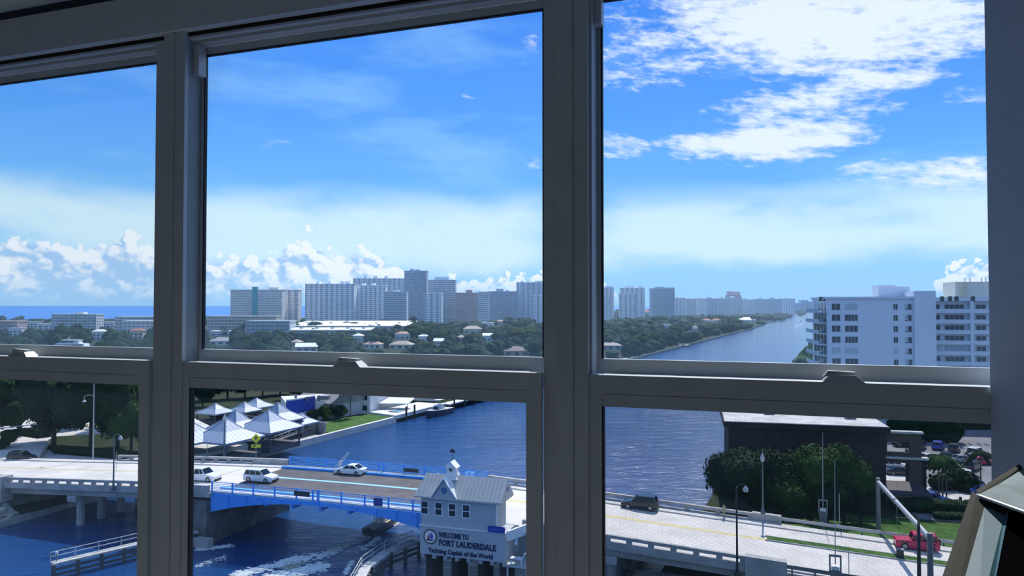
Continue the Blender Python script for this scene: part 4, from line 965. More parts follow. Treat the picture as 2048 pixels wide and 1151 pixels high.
tower('low grey block with balconies left of the tallest tower', 768, 813, 584, 1080, 'slab', T_GREY, 18, boxes=((785, 796, 580),))
tower('tallest slate blue tower with two roof boxes', 809, 853, 542, 1200, 'slab', T_BLUE, 26, boxes=((819, 827, 537), (830, 838, 538)), bays=5)
tower('dark tower with balconies and a flat crown right of the tallest', 856, 911, 560, 1250, 'slab', T_GREY, 26, boxes=((868, 897, 553),), bays=6)
tower('pale low block in front of the dark crowned tower', 848, 884, 587, 1060, 'pier', T_WHITE, 16)
tower('brown brick block with a taller middle shaft', 911, 958, 586, 1220, 'grid', T_BROWN, 20, boxes=((932, 944, 579),))
tower('pale blue white narrow block right of the brown block', 957, 978, 584, 1150, 'slab', T_WHITE, 16)
tower('long slate block with a dark rooftop housing', 976, 1034, 583, 1320, 'slab', T_BLUE, 22, boxes=((992, 1007, 577), (1011, 1018, 580)))
tower('tall pale tower beside the middle mullion', 1033, 1096, 565, 1350, 'pier', T_GREY, 24, boxes=((1042, 1047, 561), (1070, 1086, 561)), bays=12)
tower('small white block in front of the tall pale tower', 1062, 1096, 591, 1180, 'pier', T_WHITE, 16)
tower('blue grey tower at the left edge of the right window', 1196, 1228, 575, 1500, 'pier', T_GREY, 24, boxes=((1212, 1226, 571),), bays=8)
tower('pale block low beside the left edge of the right window', 1196, 1222, 592, 1350, 'grid', T_WHITE, 16)
tower('twin pale tower with stepped top in the right window', 1243, 1290, 576, 1600, 'pier', T_WHITE, 26, boxes=((1250, 1270, 571), (1276, 1288, 571)), bays=10)
tower('white low rise in front of the stepped pale tower', 1240, 1272, 588, 1420, 'pier', T_WHITE, 16)
tower('dark slate tower standing alone in the right window', 1303, 1349, 577, 1700, 'slab', T_BLUE, 26, boxes=((1312, 1331, 573), (1336, 1349, 574)))
row = [(1345, 1372, 596, 'pale first'), (1370, 1392, 598, 'grey second'), (1390, 1412, 597, 'pale third'), (1411, 1436, 597, 'slate fourth'), (1434, 1460, 597, 'pale fifth'), (1458, 1484, 595, 'white sixth'), (1483, 1514, 599, 'pale seventh'), (1512, 1538, 598, 'grey eighth'), (1536, 1564, 598, 'slate ninth'), (1562, 1590, 597, 'white last')]
for i, (x0, x1, yt, w) in enumerate(row):
    tower('%s block of the long far tower row, counted from the left' % w, x0, x1, yt, 2000 + i * 60, ('pier', 'slab', 'grid')[i % 3], (T_WHITE, T_GREY, T_WHITE, T_BLUE, T_GREY, T_WHITE, T_GREY, T_GREY, T_BLUE, T_WHITE)[i], 24, boxes=((x0 + 6, x0 + 13, yt - 3),))
tower('pink tower with stepped crown above the far row', 1455, 1482, 590, 2700, 'pier', T_PINK, 30, boxes=((1457, 1467, 582), (1470, 1481, 583)))
for i, (x0, x1, yt, w) in enumerate(((1590, 1604, 606, 'hazy low block left of'), (1602, 1616, 600, 'hazy blue tower behind'), (1614, 1640, 603, 'hazy wide block right of'))):
    tower('%s the far end of the waterway' % w, x0, x1, yt, 4200, 'grid', T_BLUE, 40)

# low white flats by the sea
tower('white apartment block by the sea in the left window', 105, 194, 629, 900, 'slab', WALLC['white'], 16, boxes=((146, 164, 624),), bays=10, name='apartment_block')
tower('long beige low block at the right of the left window', 232, 318, 634, 880, 'slab', T_BEIGE, 16, bays=12, name='apartment_block')
tower('white stepped flats below the long beige block', 246, 318, 643, 700, 'grid', WALLC['white'], 14, name='apartment_block')
tower('pale flats with terracotta edge at the far left', -10, 38, 643, 760, 'slab', WALLC['pink'], 14, name='apartment_block')
tower('long low brown building below the teal shafted block', 416, 552, 633, 860, 'slab', WALLC['cream'], 20, bays=20, name='apartment_block')
tower('grey long flat building left of the wide white roof', 493, 580, 643, 690, 'slab', WALLC['grey'], 20, name='apartment_block')
# wide white roofs
def shed(label, x0, x1, yf, yb, Y, depth):
    a, b = (x0 - 1024) / FPX * Y, (x1 - 1024) / FPX * Y; zf = EYE - (yf - 611) / FPX * Y - 1.2; zk = EYE - (yb - 611) / FPX * (Y + depth) - 1.2
    o = thing('flat_roofed_hall', label, 'building', ((a + b) / 2, Y + depth / 2, 1.2)); W = b - a; D = depth / 2
    MB().hull8([(-W / 2, -D, 0), (W / 2, -D, 0), (W / 2, D, 0), (-W / 2, D, 0)], [(-W / 2, -D, zf - .7), (W / 2, -D, zf - .7), (W / 2, D, zk - .7), (-W / 2, D, zk - .7)]).build('wall', WALLC['grey'], o)
    r = MB().hull8([(-W / 2 - 1, -D - 1.5, zf - .7), (W / 2 + 1, -D - 1.5, zf - .7), (W / 2 + 1, D, zk - .7), (-W / 2 - 1, D, zk - .7)], [(-W / 2 - 1, -D - 1.5, zf), (W / 2 + 1, -D - 1.5, zf), (W / 2 + 1, D, zk), (-W / 2 - 1, D, zk)]).build('roof', ROOFC['white'], o)
    for i in range(5): x = -W / 2 + W * (i + .4) / 5; MB().box(x, x + 3, -2, 2, (zf + zk) / 2 - .5, (zf + zk) / 2 + 1.2).build('roof_unit', WALLC['grey'], r)
    for i in range(14): x = -W / 2 + W * (i + .5) / 14; MB().box(x - W / 50, x + W / 50, -D - .1, -D + .05, zf * .35, zf * .7).build('window', WINDOWG, o)
shed('very long white flat roof among the trees below the towers', 572, 812, 651, 641, 800, 90)
shed('second long white roof just below the longest one', 580, 738, 659, 654, 690, 26)

# ---------------------------------------------------------------- houses among the trees (each seen in the photograph)
HL = [(65, 655, 26, 'white', 'white', 'flat', 'white flat-roofed house left of the yacht'), (92, 660, 34, 'white', 'white', 'flat', 'long white house above the yacht bow'), (180, 657, 30, 'white', 'grey', 'flat', 'white flat-roofed house above the yacht stern'),
      (218, 655, 24, 'white', 'white', 'flat', 'white boxy house below the long beige block'), (250, 662, 40, 'white', 'grey', 'flat', 'wide pale house low in the left window'), (196, 680, 24, 'white', 'white', 'hip', 'white hipped roof right of the yacht'), (272, 678, 26, 'terracotta', 'cream', 'hip', 'orange tiled roof at the right of the left window'),
      (421, 662, 26, 'white', 'white', 'flat', 'white house at the left edge of the middle window'), (462, 656, 46, 'red', 'white', 'hip', 'red tiled long roof in the middle window'), (440, 672, 40, 'white', 'grey', 'flat', 'pale flat roof among trees below the red roof'), (440, 690, 44, 'grey', 'white', 'hip', 'grey roofed house at the lower left of the middle window'), (592, 692, 18, 'tan', 'cream', 'hip', 'small tan roof among dark trees'), (610, 703, 40, 'white', 'grey', 'gable', 'pale blue-white roof at the sash rail'), (716, 682, 18, 'white', 'white', 'hip', 'small white roof right of the dark grove'), (745, 697, 34, 'pink', 'white', 'hip', 'pinkish low roof at the sash rail'),
      (778, 637, 40, 'pink', 'pink', 'flat', 'pink flats below the low grey block'), (806, 678, 30, 'pink', 'white', 'hip', 'pink hipped roof left of the streaked glass'), (802, 698, 44, 'tan', 'cream', 'hip', 'tan hipped house near the sash rail'), (848, 635, 18, 'terracotta', 'cream', 'hip', 'terracotta roof below the pale low block'), (862, 642, 22, 'tan', 'pink', 'hip', 'tan roof right of the terracotta one'), (898, 646, 22, 'terracotta', 'cream', 'hip', 'terracotta roof below the dark crowned tower'), (935, 648, 16, 'white', 'white', 'flat', 'small white house left of the pair of white houses'), (968, 643, 22, 'white', 'white', 'flat', 'upper white house of the close pair'), (976, 652, 22, 'white', 'white', 'flat', 'lower white house of the close pair'), (1001, 648, 18, 'pink', 'pink', 'hip', 'pink roof right of the white pair'), (945, 666, 38, 'tan', 'cream', 'hip', 'wide beige roof in the middle of the trees'),
      (979, 682, 26, 'white', 'white', 'gable', 'white gabled roof left of the big green tree'), (922, 686, 16, 'tan', 'pink', 'hip', 'small tan roof below the wide beige roof'), (878, 690, 16, 'white', 'white', 'gable', 'small white gable near the rail'), (847, 683, 20, 'white', 'white', 'hip', 'white roof left of the small white gable'), (1030, 712, 52, 'brown', 'pink', 'hip', 'reddish brown roof at the rail by the middle mullion'), (1040, 633, 16, 'white', 'pink', 'hip', 'tiny pale roof below the tall pale tower'), (1078, 646, 14, 'white', 'white', 'flat', 'tiny white house beside the middle mullion'),
      (1290, 625, 22, 'red', 'cream', 'hip', 'red tiled roof below the lone slate tower'), (1262, 635, 18, 'terracotta', 'cream', 'hip', 'terracotta roof at the left of the right window'), (1218, 638, 14, 'tan', 'white', 'hip', 'tan roof at the left edge of the right window'), (1414, 645, 18, 'terracotta', 'white', 'hip', 'left terracotta roof of a pair near the bank'), (1434, 645, 16, 'terracotta', 'white', 'hip', 'right terracotta roof of a pair near the bank'), (1496, 644, 30, 'white', 'white', 'hip', 'brilliant white roof near the waterway'), (1223, 700, 42, 'tan', 'grey', 'hip', 'big tan hipped house at the lower left of the right window'), (1333, 656, 16, 'white', 'white', 'flat', 'small white house in the wooded bank'), (1352, 632, 10, 'white', 'white', 'flat', 'tiny white house below the far tower row'), (1454, 631, 14, 'white', 'grey', 'flat', 'small pale house below the pink tower'), (1500, 629, 22, 'grey', 'grey', 'flat', 'grey flat roof below the far row'), (1386, 662, 20, 'grey', 'white', 'hip', 'grey hipped roof above the bank docks'),
      (545, 660, 26, 'grey', 'grey', 'flat', 'grey house under the long flat building'), (660, 668, 12, 'white', 'cream', 'hip', 'tiny white roof in the dark grove'), (500, 668, 20, 'tan', 'grey', 'hip', 'tan roof under the grey flats'), (30, 672, 26, 'white', 'white', 'flat', 'white house low at the far left'), (6, 765, 22, 'grey', 'white', 'flat', 'pale roof behind the big trees at the far left'), (275, 782, 20, 'white', 'white', 'gable', 'white gabled shed behind the big trees'), (605, 792, 22, 'tan', 'cream', 'hip', 'tan house behind the blue wall'), (690, 800, 30, 'white', 'grey', 'flat', 'pale house left of the lawn palm')]
HRECT = []
for px, py, w, rc, wc, st, lab in HL:
    p = at(px, py, 1.2); Wm = max(w / FPX * p.y, 7); h = 3.4 if p.y < 600 else (8.0 if px < 330 else 5.0)
    house(p + Vector((0, Wm * .3, 0)), Wm, max(Wm * .6, 7), h, rc, wc, rnd.uniform(-.25, .25), st, lab, windows=3)
    HRECT.append((px, w, py, p.y))

# ================================================================ RIGHT BANK: condominium
RW = mat('condo_white_wall', (.62, .66, .72), .8, .03, .4); CREAM = mat('condo_cream', (.72, .66, .54), .8, .04, .4)
CF = mat('condo_window_frame', (.55, .60, .66), .5); SHUT = mat('white_shutter', (.45, .53, .56), .6)
co = thing('condominium', 'white condominium with rows of dark windows at the right', 'building', (78.9, 185, 2.2), math.radians(-12)); ZB = 2.2
T = 33.75 - ZB
MB().box(0, 20.2, 0, 20, 0, T).build('main_block', RW, co)
MB().box(-.4, 20.4, -.4, 20.4, T, T + .5).build('roof_parapet', RW, co)
MB().box(19.6, 24.4, -.8, 20, 0, 35.6 - ZB).build('stair_shaft', RW, co)
def cwin(x0, x1, zc, h, n, blank=False, y=0.0):
    f = MB().box(x0 - .06, x1 + .06, y - .04, y + .05, zc - h / 2 - .06, zc + h / 2 + .06).build('window', CF, co)
    w = (x1 - x0) / n
    for i in range(n): MB().box(x0 + w * i + .05, x0 + w * (i + 1) - .05, y - .07, y - .03, zc - h / 2, zc + h / 2).build('pane', SHUT if blank else WINDOWG, f)
for r in range(11):
    zc = 31.75 - 2.72 * r - ZB
    if zc < 2: break
    cwin(.9, 2.9, zc, 1.5, 2, r == 4); cwin(3.95, 6.95, zc, 1.5, (4, 4, 3, 4, 3, 3)[r % 6], r in (0, 4)); cwin(15.1, 16.1, zc, 1.35, 2, r == 4); cwin(17.7, 19.2, zc, 1.4, 2)
    MB().box(17.72, 18.25, -.10, -.06, zc - .5, zc + .72).build('curtain', SHUT, co)
    MB().box(-2.0, 0, 1.0, 18.5, zc - 1.45, zc - 1.25).build('balcony_slab', RW, co); MB().box(-2.05, -1.95, 1.0, 18.5, zc - 1.25, zc - .45).build('balcony_rail', SHUT, co)
    for j in range(4): MB().box(-.12, 0.02, 2 + 4.2 * j, 4.8 + 4.2 * j, zc - 1.2, zc + .9).build('balcony_door', WINDOWG, co)
# recessed wing with open galleries
yb = 14.0
MB().box(24.0, 62, yb + 1.4, yb + 18, 0, 33.9 - ZB).build('wing_wall', RW, co); MB().box(24.0, 62, yb - .2, yb + 18, 33.2 - ZB, 34.2 - ZB).build('wing_roof', RW, co)
MB().box(24.0, 25.0, yb - .1, yb + 2, 0, 33.9 - ZB).build('wing_pier', RW, co); MB().box(37.2, 38.0, yb - .1, yb + 2, 0, 33.9 - ZB).build('wing_pier', RW, co)
for r in range(12):
    zc = 31.85 - 2.72 * r - ZB
    if zc < 1.5: break
    MB().box(25.0, 62, yb, yb + 1.5, zc - 1.75, zc - .72).build('gallery_parapet', RW, co)
    for x0, n in ((25.9, 4), (31.6, 4), (39.0, 2), (43.5, 3)):
        f = MB().box(x0, x0 + 1.15 * n, yb + 1.32, yb + 1.42, zc - .7, zc + .55).build('gallery_window', CF, co)
        for i in range(n): MB().box(x0 + 1.15 * i + .07, x0 + 1.15 * (i + 1) - .07, yb + 1.28, yb + 1.33, zc - .62, zc + .45).build('pane', SHUT if r == 4 and n == 4 else WINDOWG, f)
def on_condo(px0, px1, yt, yb_, y0, y1, m, nm='roof_housing'):
    def tx(px, y):
        k = (px - 1024) / FPX; c, s = math.cos(math.radians(12)), math.sin(math.radians(12))
        return (k * (185 + c * y) - 78.9 - s * y) / (c + s * k)
    zt = EYE + (611 - yt) / FPX * 190; z0 = EYE + (611 - yb_) / FPX * 190
    return MB().box(tx(px0, y0), tx(px1, y0), y0, y1, z0 - ZB - .5, zt - ZB).build(nm, m, co)
on_condo(1757, 1791, 570, 597, 8, 14, RW); on_condo(1790, 1820, 573, 597, 8, 14, RW); on_condo(1911, 1990, 562, 597, 17, 26, CREAM); on_condo(1920, 1933, 566, 590, 16.8, 17, mat('cream_panel', (.75, .62, .42), .8))
for px in (1640, 1648, 1662, 1675, 1687, 1735, 1750, 1884, 1900, 1913, 1946): on_condo(px, px + 4, 593, 598, 3, 4.5, DARKM, 'roof_vent')
for px in (1930, 1940, 1963, 1972): on_condo(px, px + 1, 554, 563, 17.5, 17.7, GREYM, 'antenna')

# ---------------------------------------------------------------- brown building on the right bank
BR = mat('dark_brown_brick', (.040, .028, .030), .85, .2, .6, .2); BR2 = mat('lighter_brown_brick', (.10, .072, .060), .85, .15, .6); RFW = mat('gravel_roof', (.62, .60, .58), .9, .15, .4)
f0, f1 = Vector((32.8 + 1.0, 116, 0)), Vector((55.6, 110.6, 0)); bd = (f1 - f0).normalized(); byaw = math.atan2(bd.y, bd.x); L = (f1 - f0).length
bb = thing('brown_building', 'dark brown building with pale flat roof behind the roadside trees', 'building', (f0.x, f0.y, 2.2), byaw)
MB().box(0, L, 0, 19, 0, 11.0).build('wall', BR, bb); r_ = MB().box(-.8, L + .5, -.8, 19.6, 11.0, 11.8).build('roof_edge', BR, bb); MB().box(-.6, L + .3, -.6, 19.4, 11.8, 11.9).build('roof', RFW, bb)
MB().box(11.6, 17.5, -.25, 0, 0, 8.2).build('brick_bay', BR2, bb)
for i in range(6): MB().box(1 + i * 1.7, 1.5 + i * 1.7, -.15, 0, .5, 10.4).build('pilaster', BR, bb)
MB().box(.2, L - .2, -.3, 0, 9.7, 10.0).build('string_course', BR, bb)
for x, y in ((6, 8), (13, 12), (18, 6)): MB().box(x, x + 1.6, y, y + 1.2, 11.9, 12.6).build('roof_unit', GREYM, bb)
# open annex: two frames with big openings
an = thing('open_annex', 'brown open-fronted annex with two big openings beside the brown building', 'building', (f1.x - .3, f1.y + 1.0, 2.2), byaw)
AW = 6.2
def frame_wall(x0, x1, z0, z1, ox0, ox1, oz0, oz1, y0=0, y1=.5):
    m = MB(); m.box(x0, ox0, y0, y1, z0, z1); m.box(ox1, x1, y0, y1, z0, z1); m.box(ox0, ox1, y0, y1, z0, oz0); m.box(ox0, ox1, y0, y1, oz1, z1); m.build('frame_wall', BR2, an)
frame_wall(0, 5.6, 7.3, 10.8, .9, 4.0, 8.0, 9.5); frame_wall(.0, AW, 3.0, 7.0, .3, 3.9, 3.6, 6.4)
MB().box(-.3, 5.8, -.4, .8, 10.8, 11.1).build('ledge', RFW, an); MB().box(-.1, AW + .3, -.4, .8, 7.0, 7.3).build('ledge', RFW, an)
MB().hull8([(-.2, -3.2, 2.2), (6.2, -3.2, 2.2), (5.2, 0, 3.3), (-.2, 0, 3.3)], [(-.2, -3.2, 2.5), (6.2, -3.2, 2.5), (5.2, 0, 3.6), (-.2, 0, 3.6)]).build('porch_roof', mat('porch_roof', (.06, .045, .06), .7), an)
for x in (.2, 5.7): MB().box(x - .15, x + .15, -3.0, -2.7, 0, 2.3).build('porch_post', BR2, an)
MB().box(AW - .6, AW, 0, 9, 0, 7.0).build('side_wall', BR, an)

# parking lot
plate('parking_lot', [(57, 104), (84, 97), (150, 160), (150, 178), (92, 178), (60, 130)], 1.5, 2.3, mat('parking_asphalt', (.20, .20, .21), .9, .15, .1), 'grey parking lot behind the hedge')
plate('forecourt', px_poly([(1805, 1003), (1885, 967), (1990, 975), (1990, 1008), (1850, 1012)], 2.36), 1.5, 2.36, PAVE, 'pale paved forecourt right of the palms')
plate('lot_lane', px_poly([(1768, 905), (1840, 905), (1850, 960), (1768, 962)], 2.34), 1.5, 2.34, PAVE, 'sunlit lane seen through the annex openings')
plate('verge', [(v.x, v.y) for v in (B(38, BW + 8), B(110, BW + 8), B(110, BW + 16), B(44, BW + 16))], 1.5, 2.28, GRASS, 'grass verge between hedge and road')
PK = [(1790, 937, 'suv', 'white', 0, 'white suv seen through the lower annex opening'), (1800, 948, 'sedan', 'grey', .1, 'grey car in front of the white suv in the annex opening'), (1810, 892, 'sedan', 'black', .2, 'black car seen through the upper annex opening'),
      (1840, 896, 'suv', 'black', 1.2, 'dark car with sun glint right of the annex, first in the back row'), (1876, 897, 'suv', 'blue', 1.2, 'dark blue car with sun glint, second in the back row'), (1908, 902, 'suv', 'grey', 1.2, 'grey car with sun glint, third in the back row'), (1952, 910, 'suv', 'white', .9, 'white suv at the right of the back row'),
      (1860, 922, 'sedan', 'white', .15, 'white sedan in the middle parking row'), (1893, 920, 'suv', 'black', 1.2, 'black suv right of the white sedan in the middle row'), (1925, 924, 'sedan', 'silver', .2, 'silver sedan right of the black suv'), (1962, 928, 'sedan', 'red', .3, 'red car at the right edge of the parking lot'), (1853, 935, 'sedan', 'maroon', .15, 'maroon car behind the palms'), (1912, 945, 'sedan', 'white', -.35, 'white sedan turning in the parking lane'),
      (1945, 938, 'suv', 'black', 1.0, 'black suv in the right parking row'), (1955, 978, 'suv', 'white', .1, 'white suv near the forecourt corner'), (1975, 990, 'sedan', 'blue', .3, 'blue car at the forecourt corner'), (1866, 1003, 'sedan', 'blue', -.4, 'bright blue car behind the hedge'), (1843, 1000, 'suv', 'white', .1, 'white suv behind the hedge beside the bright blue car'), (1783, 994, 'sedan', 'silver', -.2, 'silver car under the porch roof'), (1930, 962, 'suv', 'grey', .7, 'dark grey suv behind the dome canopy')]
for px, py, k, c, r, lab in PK: car(k, c, lab, at(px, py, 2.36 if any(w_ in lab for w_ in ('forecourt', 'hedge', 'annex')) else 2.3), byaw + r)
hedge('hedge', 'tall dark leafy mass added behind the back row of parked cars', at(1800, 878, 2.3), at(1900, 884, 2.3), 4.5, 5.0, 0)  # added to stand in for a shaded dark mass of unknown kind
dc = thing('dome_shrub', 'dark rounded shrub on the forecourt edge', 'shrub', at(1914, 978, 2.36)); link('foliage', CROWN_LO[1][0], dc, (0, 0, -1.6), scale=(4.6, 4.2, 3.6)); link('stem', TRUNKM, dc, scale=(2, 2, 2))
fw = thing('forecourt_wall', 'low white wall edging the forecourt', 'wall'); prev = None
for px, py in ((1848, 988), (1886, 966), (1912, 974), (1930, 968), (1950, 974)):
    q = at(px, py, 2.36)
    if prev: 
        d = (q - prev).normalized(); n = Vector((-d.y, d.x, 0)) * .3; MB().hull8([prev, q, q + n, prev + n], [v + Vector((0, 0, .55)) for v in (prev, q, q + n, prev + n)]).build('wall_section', WHITE, fw)
    prev = q
hedge('hedge', 'long dark clipped hedge between forecourt and grass', at(1795, 1020, 2.3), at(1960, 1028, 2.3), 2.2, 1.9, 0)
hedge('hedge', 'low dark shrubs in front of the long hedge', at(1880, 1036, 2.3), at(1935, 1038, 2.3), 1.6, .9, 0)
for px, py, h, L_, lab in ((1878, 1004, 7.0, 3.0, 'left leaning palm on the forecourt'), (1886, 1003, 6.6, 2.6, 'middle palm of the forecourt group'), (1893, 1003, 6.2, 2.8, 'right palm of the forecourt group')): palm(at(px, py, 2.36), h, L_, lab, v=1)
palm(at(1962, 985, 2.36), 6.5, 2.6, 'palm at the right edge of the parking lot')
palm(at(1607, 800, 2.2), 13, 3.6, 'palm tip showing left of the condominium')
palm(at(1622, 795, 2.2), 12.4, 3.2, 'paler palm close to the condominium corner', v=1)

# ================================================================ TREES: near ones
for px, py, h, w, tn, v, lab in ((1475, 1026, 9.6, 6.6, 0, 0, 'leafy tree leaning over the water beside the brown building'), (1560, 1036, 9.4, 6.0, 0, 1, 'dark tree in the middle of the roadside clump'), (1622, 1040, 10.8, 6.0, 1, 0, 'tall green tree behind the thin gate arm'), (1688, 1042, 10.4, 5.6, 1, 1, 'green tree at the right of the roadside clump'), (1525, 1034, 7.6, 5.0, 0, 1, 'low dark tree by the far lamp'), (1655, 1050, 6.6, 4.8, 0, 0, 'low bush-like tree near the guardrail'), (1722, 1048, 5.6, 3.4, 0, 1, 'small dark tree beside the gantry pole'), (1592, 1046, 6.4, 5.0, 1, 0, 'small green tree in front of the clump')):
    tree(at(px, py, 2.4), h, w, True, v, tn, lab)
for px, py, h, w, tn, v, lab in ((108, 893, 17, 9.5, 0, 0, 'great dark banyan left of the tall street lamp'), (182, 900, 17.5, 9.0, 0, 1, 'great dark tree behind the tall street lamp'), (40, 872, 16, 10, 0, 1, 'big tree at the far left edge'), (235, 895, 16, 8, 1, 0, 'big tree beside the left mullion'), (262, 902, 10, 5.5, 1, 1, 'smaller tree at the bridge end'), (150, 850, 15, 9, 1, 1, 'leafy tree behind the two great dark trees'), (5, 905, 4, 2.6, 1, 0, 'small shrub-like tree at the left edge'), (275, 850, 13, 7, 0, 0, 'tree behind the left mullion')):
    tree(at(px, py, 3.3), h, w, True, v, tn, lab)
hedge('hedge', 'dark hedge beside the left road', at(15, 880, 3.3), at(95, 872, 3.3), 2.5, 2.2, 0)
hedge('hedge', 'dark shrubs below the big trees', at(120, 905, 3.3), at(240, 914, 3.3), 2.6, 1.4, 0)
palm(bank(199, 11, 1.5), 9.0, 3.8, 'palm on the lawn beside the white house'); palm(at(728, 792, 1.3), 9, 3.4, 'palm behind the lawn palm', v=1)
for i, (px, py, h, w) in enumerate(((420, 800, 9, 6), (455, 797, 9.5, 7), (490, 795, 9, 6), (525, 792, 8.5, 6), (405, 812, 8, 5), (560, 788, 8, 6), (640, 802, 7, 4.5), (675, 803, 7.5, 4.5), (590, 796, 7, 5))):
    tree(at(px, py, 1.3), h, w, True, i, i % 2, '%s tree from the left in the row behind the pyramid roofs' % ('second', 'third', 'fourth', 'fifth', 'first', 'sixth', 'eighth', 'last', 'seventh')[i], 'trees behind the restaurant')
tree(at(1040, 690, 1.2), 14, 13, True, 0, 2, 'big bright green tree beside the middle mullion'); tree(at(1000, 688, 1.2), 11, 9, True, 1, 1, 'green tree left of the big bright one')
tree(at(1085, 645, 1.2), 24, 7, True, 1, 0, 'tall dark tree against the towers at the middle mullion')

# ================================================================ TREES: the wooded neighbourhood
def hidden_house(px, y, Yt, topy, r=4):
    for hx, hw, hy, HY in HRECT:
        if abs(px - hx) < hw * .5 + r * FPX / Yt * .75 and Yt < HY + 4 and topy < hy - 3: return True
    for (x0, x1, yy, YY) in ((66, 190, 690, 560), (572, 812, 652, 800), (580, 738, 660, 690), (105, 318, 648, 800), (495, 580, 650, 690)):
        if x0 - 8 < px < x1 + 8 and Yt < YY and topy < yy: return True
    return False
ZONES = [('in the left window above the yacht', 0, 330), ('in the left part of the middle window', 400, 640), ('in the centre of the middle window', 640, 860), ('in the right part of the middle window', 860, 1100), ('on the wooded bank in the right window', 1196, 1420), ('along the far bank near the bend', 1420, 1640)]
TONE = ('deep green', 'mid green', 'olive green')
def tree_label(px, py, tone, kind, h=10):
    best = min(HL, key=lambda h: (h[0] - px) ** 2 + 4 * (h[1] - py) ** 2); dx, dy = px - best[0], py - best[1]
    rel = ('left of' if dx < 0 else 'right of') if abs(dx) > 1.6 * abs(dy) else ('below' if dy > 0 else 'above')
    sz = 'tall ' if h > 12 else ('low ' if h < 9 else '')
    w = ('%s%s %s %s the %s' % (sz, TONE[tone], kind, rel, best[6])).split()[:16]
    while w[-1] in ('the', 'of', 'in', 'at', 'a', 'right', 'left', 'below', 'by', 'among'): w.pop()
    return ' '.join(w)
placed = 0; R2 = random.Random(99); tries = 0; QUOTA = {k[0]: q for k, q in zip(ZONES, (44, 52, 58, 62, 56, 20))}
while placed < 285 and tries < 30000:
    tries += 1
    px = R2.uniform(-20, 1600); py = 640 + (722 - 640) * R2.random()
    z = next((k for k in ZONES if k[1] <= max(px, 0) < k[2]), None)
    if z is None or QUOTA[z[0]] <= 0: continue
    p = at(px, py, 1.2)
    if p.x > BX(p.y) - 7 or p.y > 1700: continue
    h = R2.uniform(8, 13) if p.y < 700 else R2.uniform(10, 15); w = h * R2.uniform(.55, .8) * (1 if p.y < 700 else 1.25)
    topy = 611 + (EYE - 1.2 - h) / p.y * FPX
    if topy < 621 and p.x > -200: continue
    if hidden_house(px, py, p.y, topy, w * .9): continue
    if R2.random() < .10 and p.y < 800: v = R2.randrange(2); palm(p, h * 1.1, 3.6, tree_label(px, py, v, 'palm', h), None, v)
    else: tn = R2.choice((0, 0, 1, 1, 2)); tree(p, h, w, False, R2.randrange(4), tn, tree_label(px, py, tn, 'rounded tree', h))
    placed += 1; QUOTA[z[0]] -= 1
_seen = {}
for o_ in bpy.data.objects:
    if o_.get('label') and o_.get('category') in ('tree', 'palm tree'): _seen.setdefault(o_['label'], []).append(o_)
for k_, v_ in _seen.items():
    if len(v_) > 1:
        for o_ in v_: o_['group'] = 'look-alikes: ' + ' '.join(k_.split()[-7:])
# what lies beyond or between them nobody could count: one canopy
m = MB(); R3 = random.Random(5)
for i in range(6500):
    px = R3.uniform(-80, 1640); py = 618 + 104 * R3.random() ** 1.5; p = at(px, py, 1.2)
    if p.x > BX(p.y) - 4.5 or p.y > 5200: continue
    if p.y > 1250 and px < 620: continue
    h = R3.uniform(5.5, 10.5); topy = 611 + (EYE - 1.2 - h) / p.y * FPX
    if hidden_house(px, py, p.y, topy): continue
    r = R3.uniform(3.2, 5.6) * (1 if p.y < 900 else 1.9)
    m.add([(p.x + v[0] * r * R3.uniform(.75, 1.2), p.y + v[1] * r * R3.uniform(.75, 1.2), 1.2 + h * .45 + v[2] * h * .55 * R3.uniform(.8, 1.15)) for v in ICO2[0]], ICO2[1])
    for k in range(26 if p.y < 900 else 6):
        d = Vector((R3.gauss(0, 1), R3.gauss(0, 1), R3.gauss(.3, 1))).normalized(); c = Vector((p.x + d.x * r, p.y + d.y * r, 1.2 + h * .45 + d.z * h * .55)); u = d.orthogonal().normalized() * r * .22
        m.add([c - u, c + d.cross(u) * .8, c + u], [(0, 1, 2)])
o = m.build('tree_canopy', LEAF[0]); tag(o, 'distant dark green tree canopy covering the low neighbourhood', 'trees', kind='stuff')
m = MB()
for i in range(500):      # right bank far side
    y = 210 + 2600 * R3.random() ** 2; p = Vector((RX(y) + 3 + R3.random() ** 2 * y * .18, y, 2.2)); h, r = R3.uniform(6, 10), R3.uniform(3, 5)
    if 60 < p.x < 150 and p.y < 245: continue
    m.add([(p.x + v[0] * r, p.y + v[1] * r, 2.2 + h * .45 + v[2] * h * .55 * R3.uniform(.8, 1.15)) for v in ICO1[0]], ICO1[1])
o = m.build('tree_canopy', LEAF[1]); tag(o, 'trees along the right bank behind the condominium', 'trees', kind='stuff')
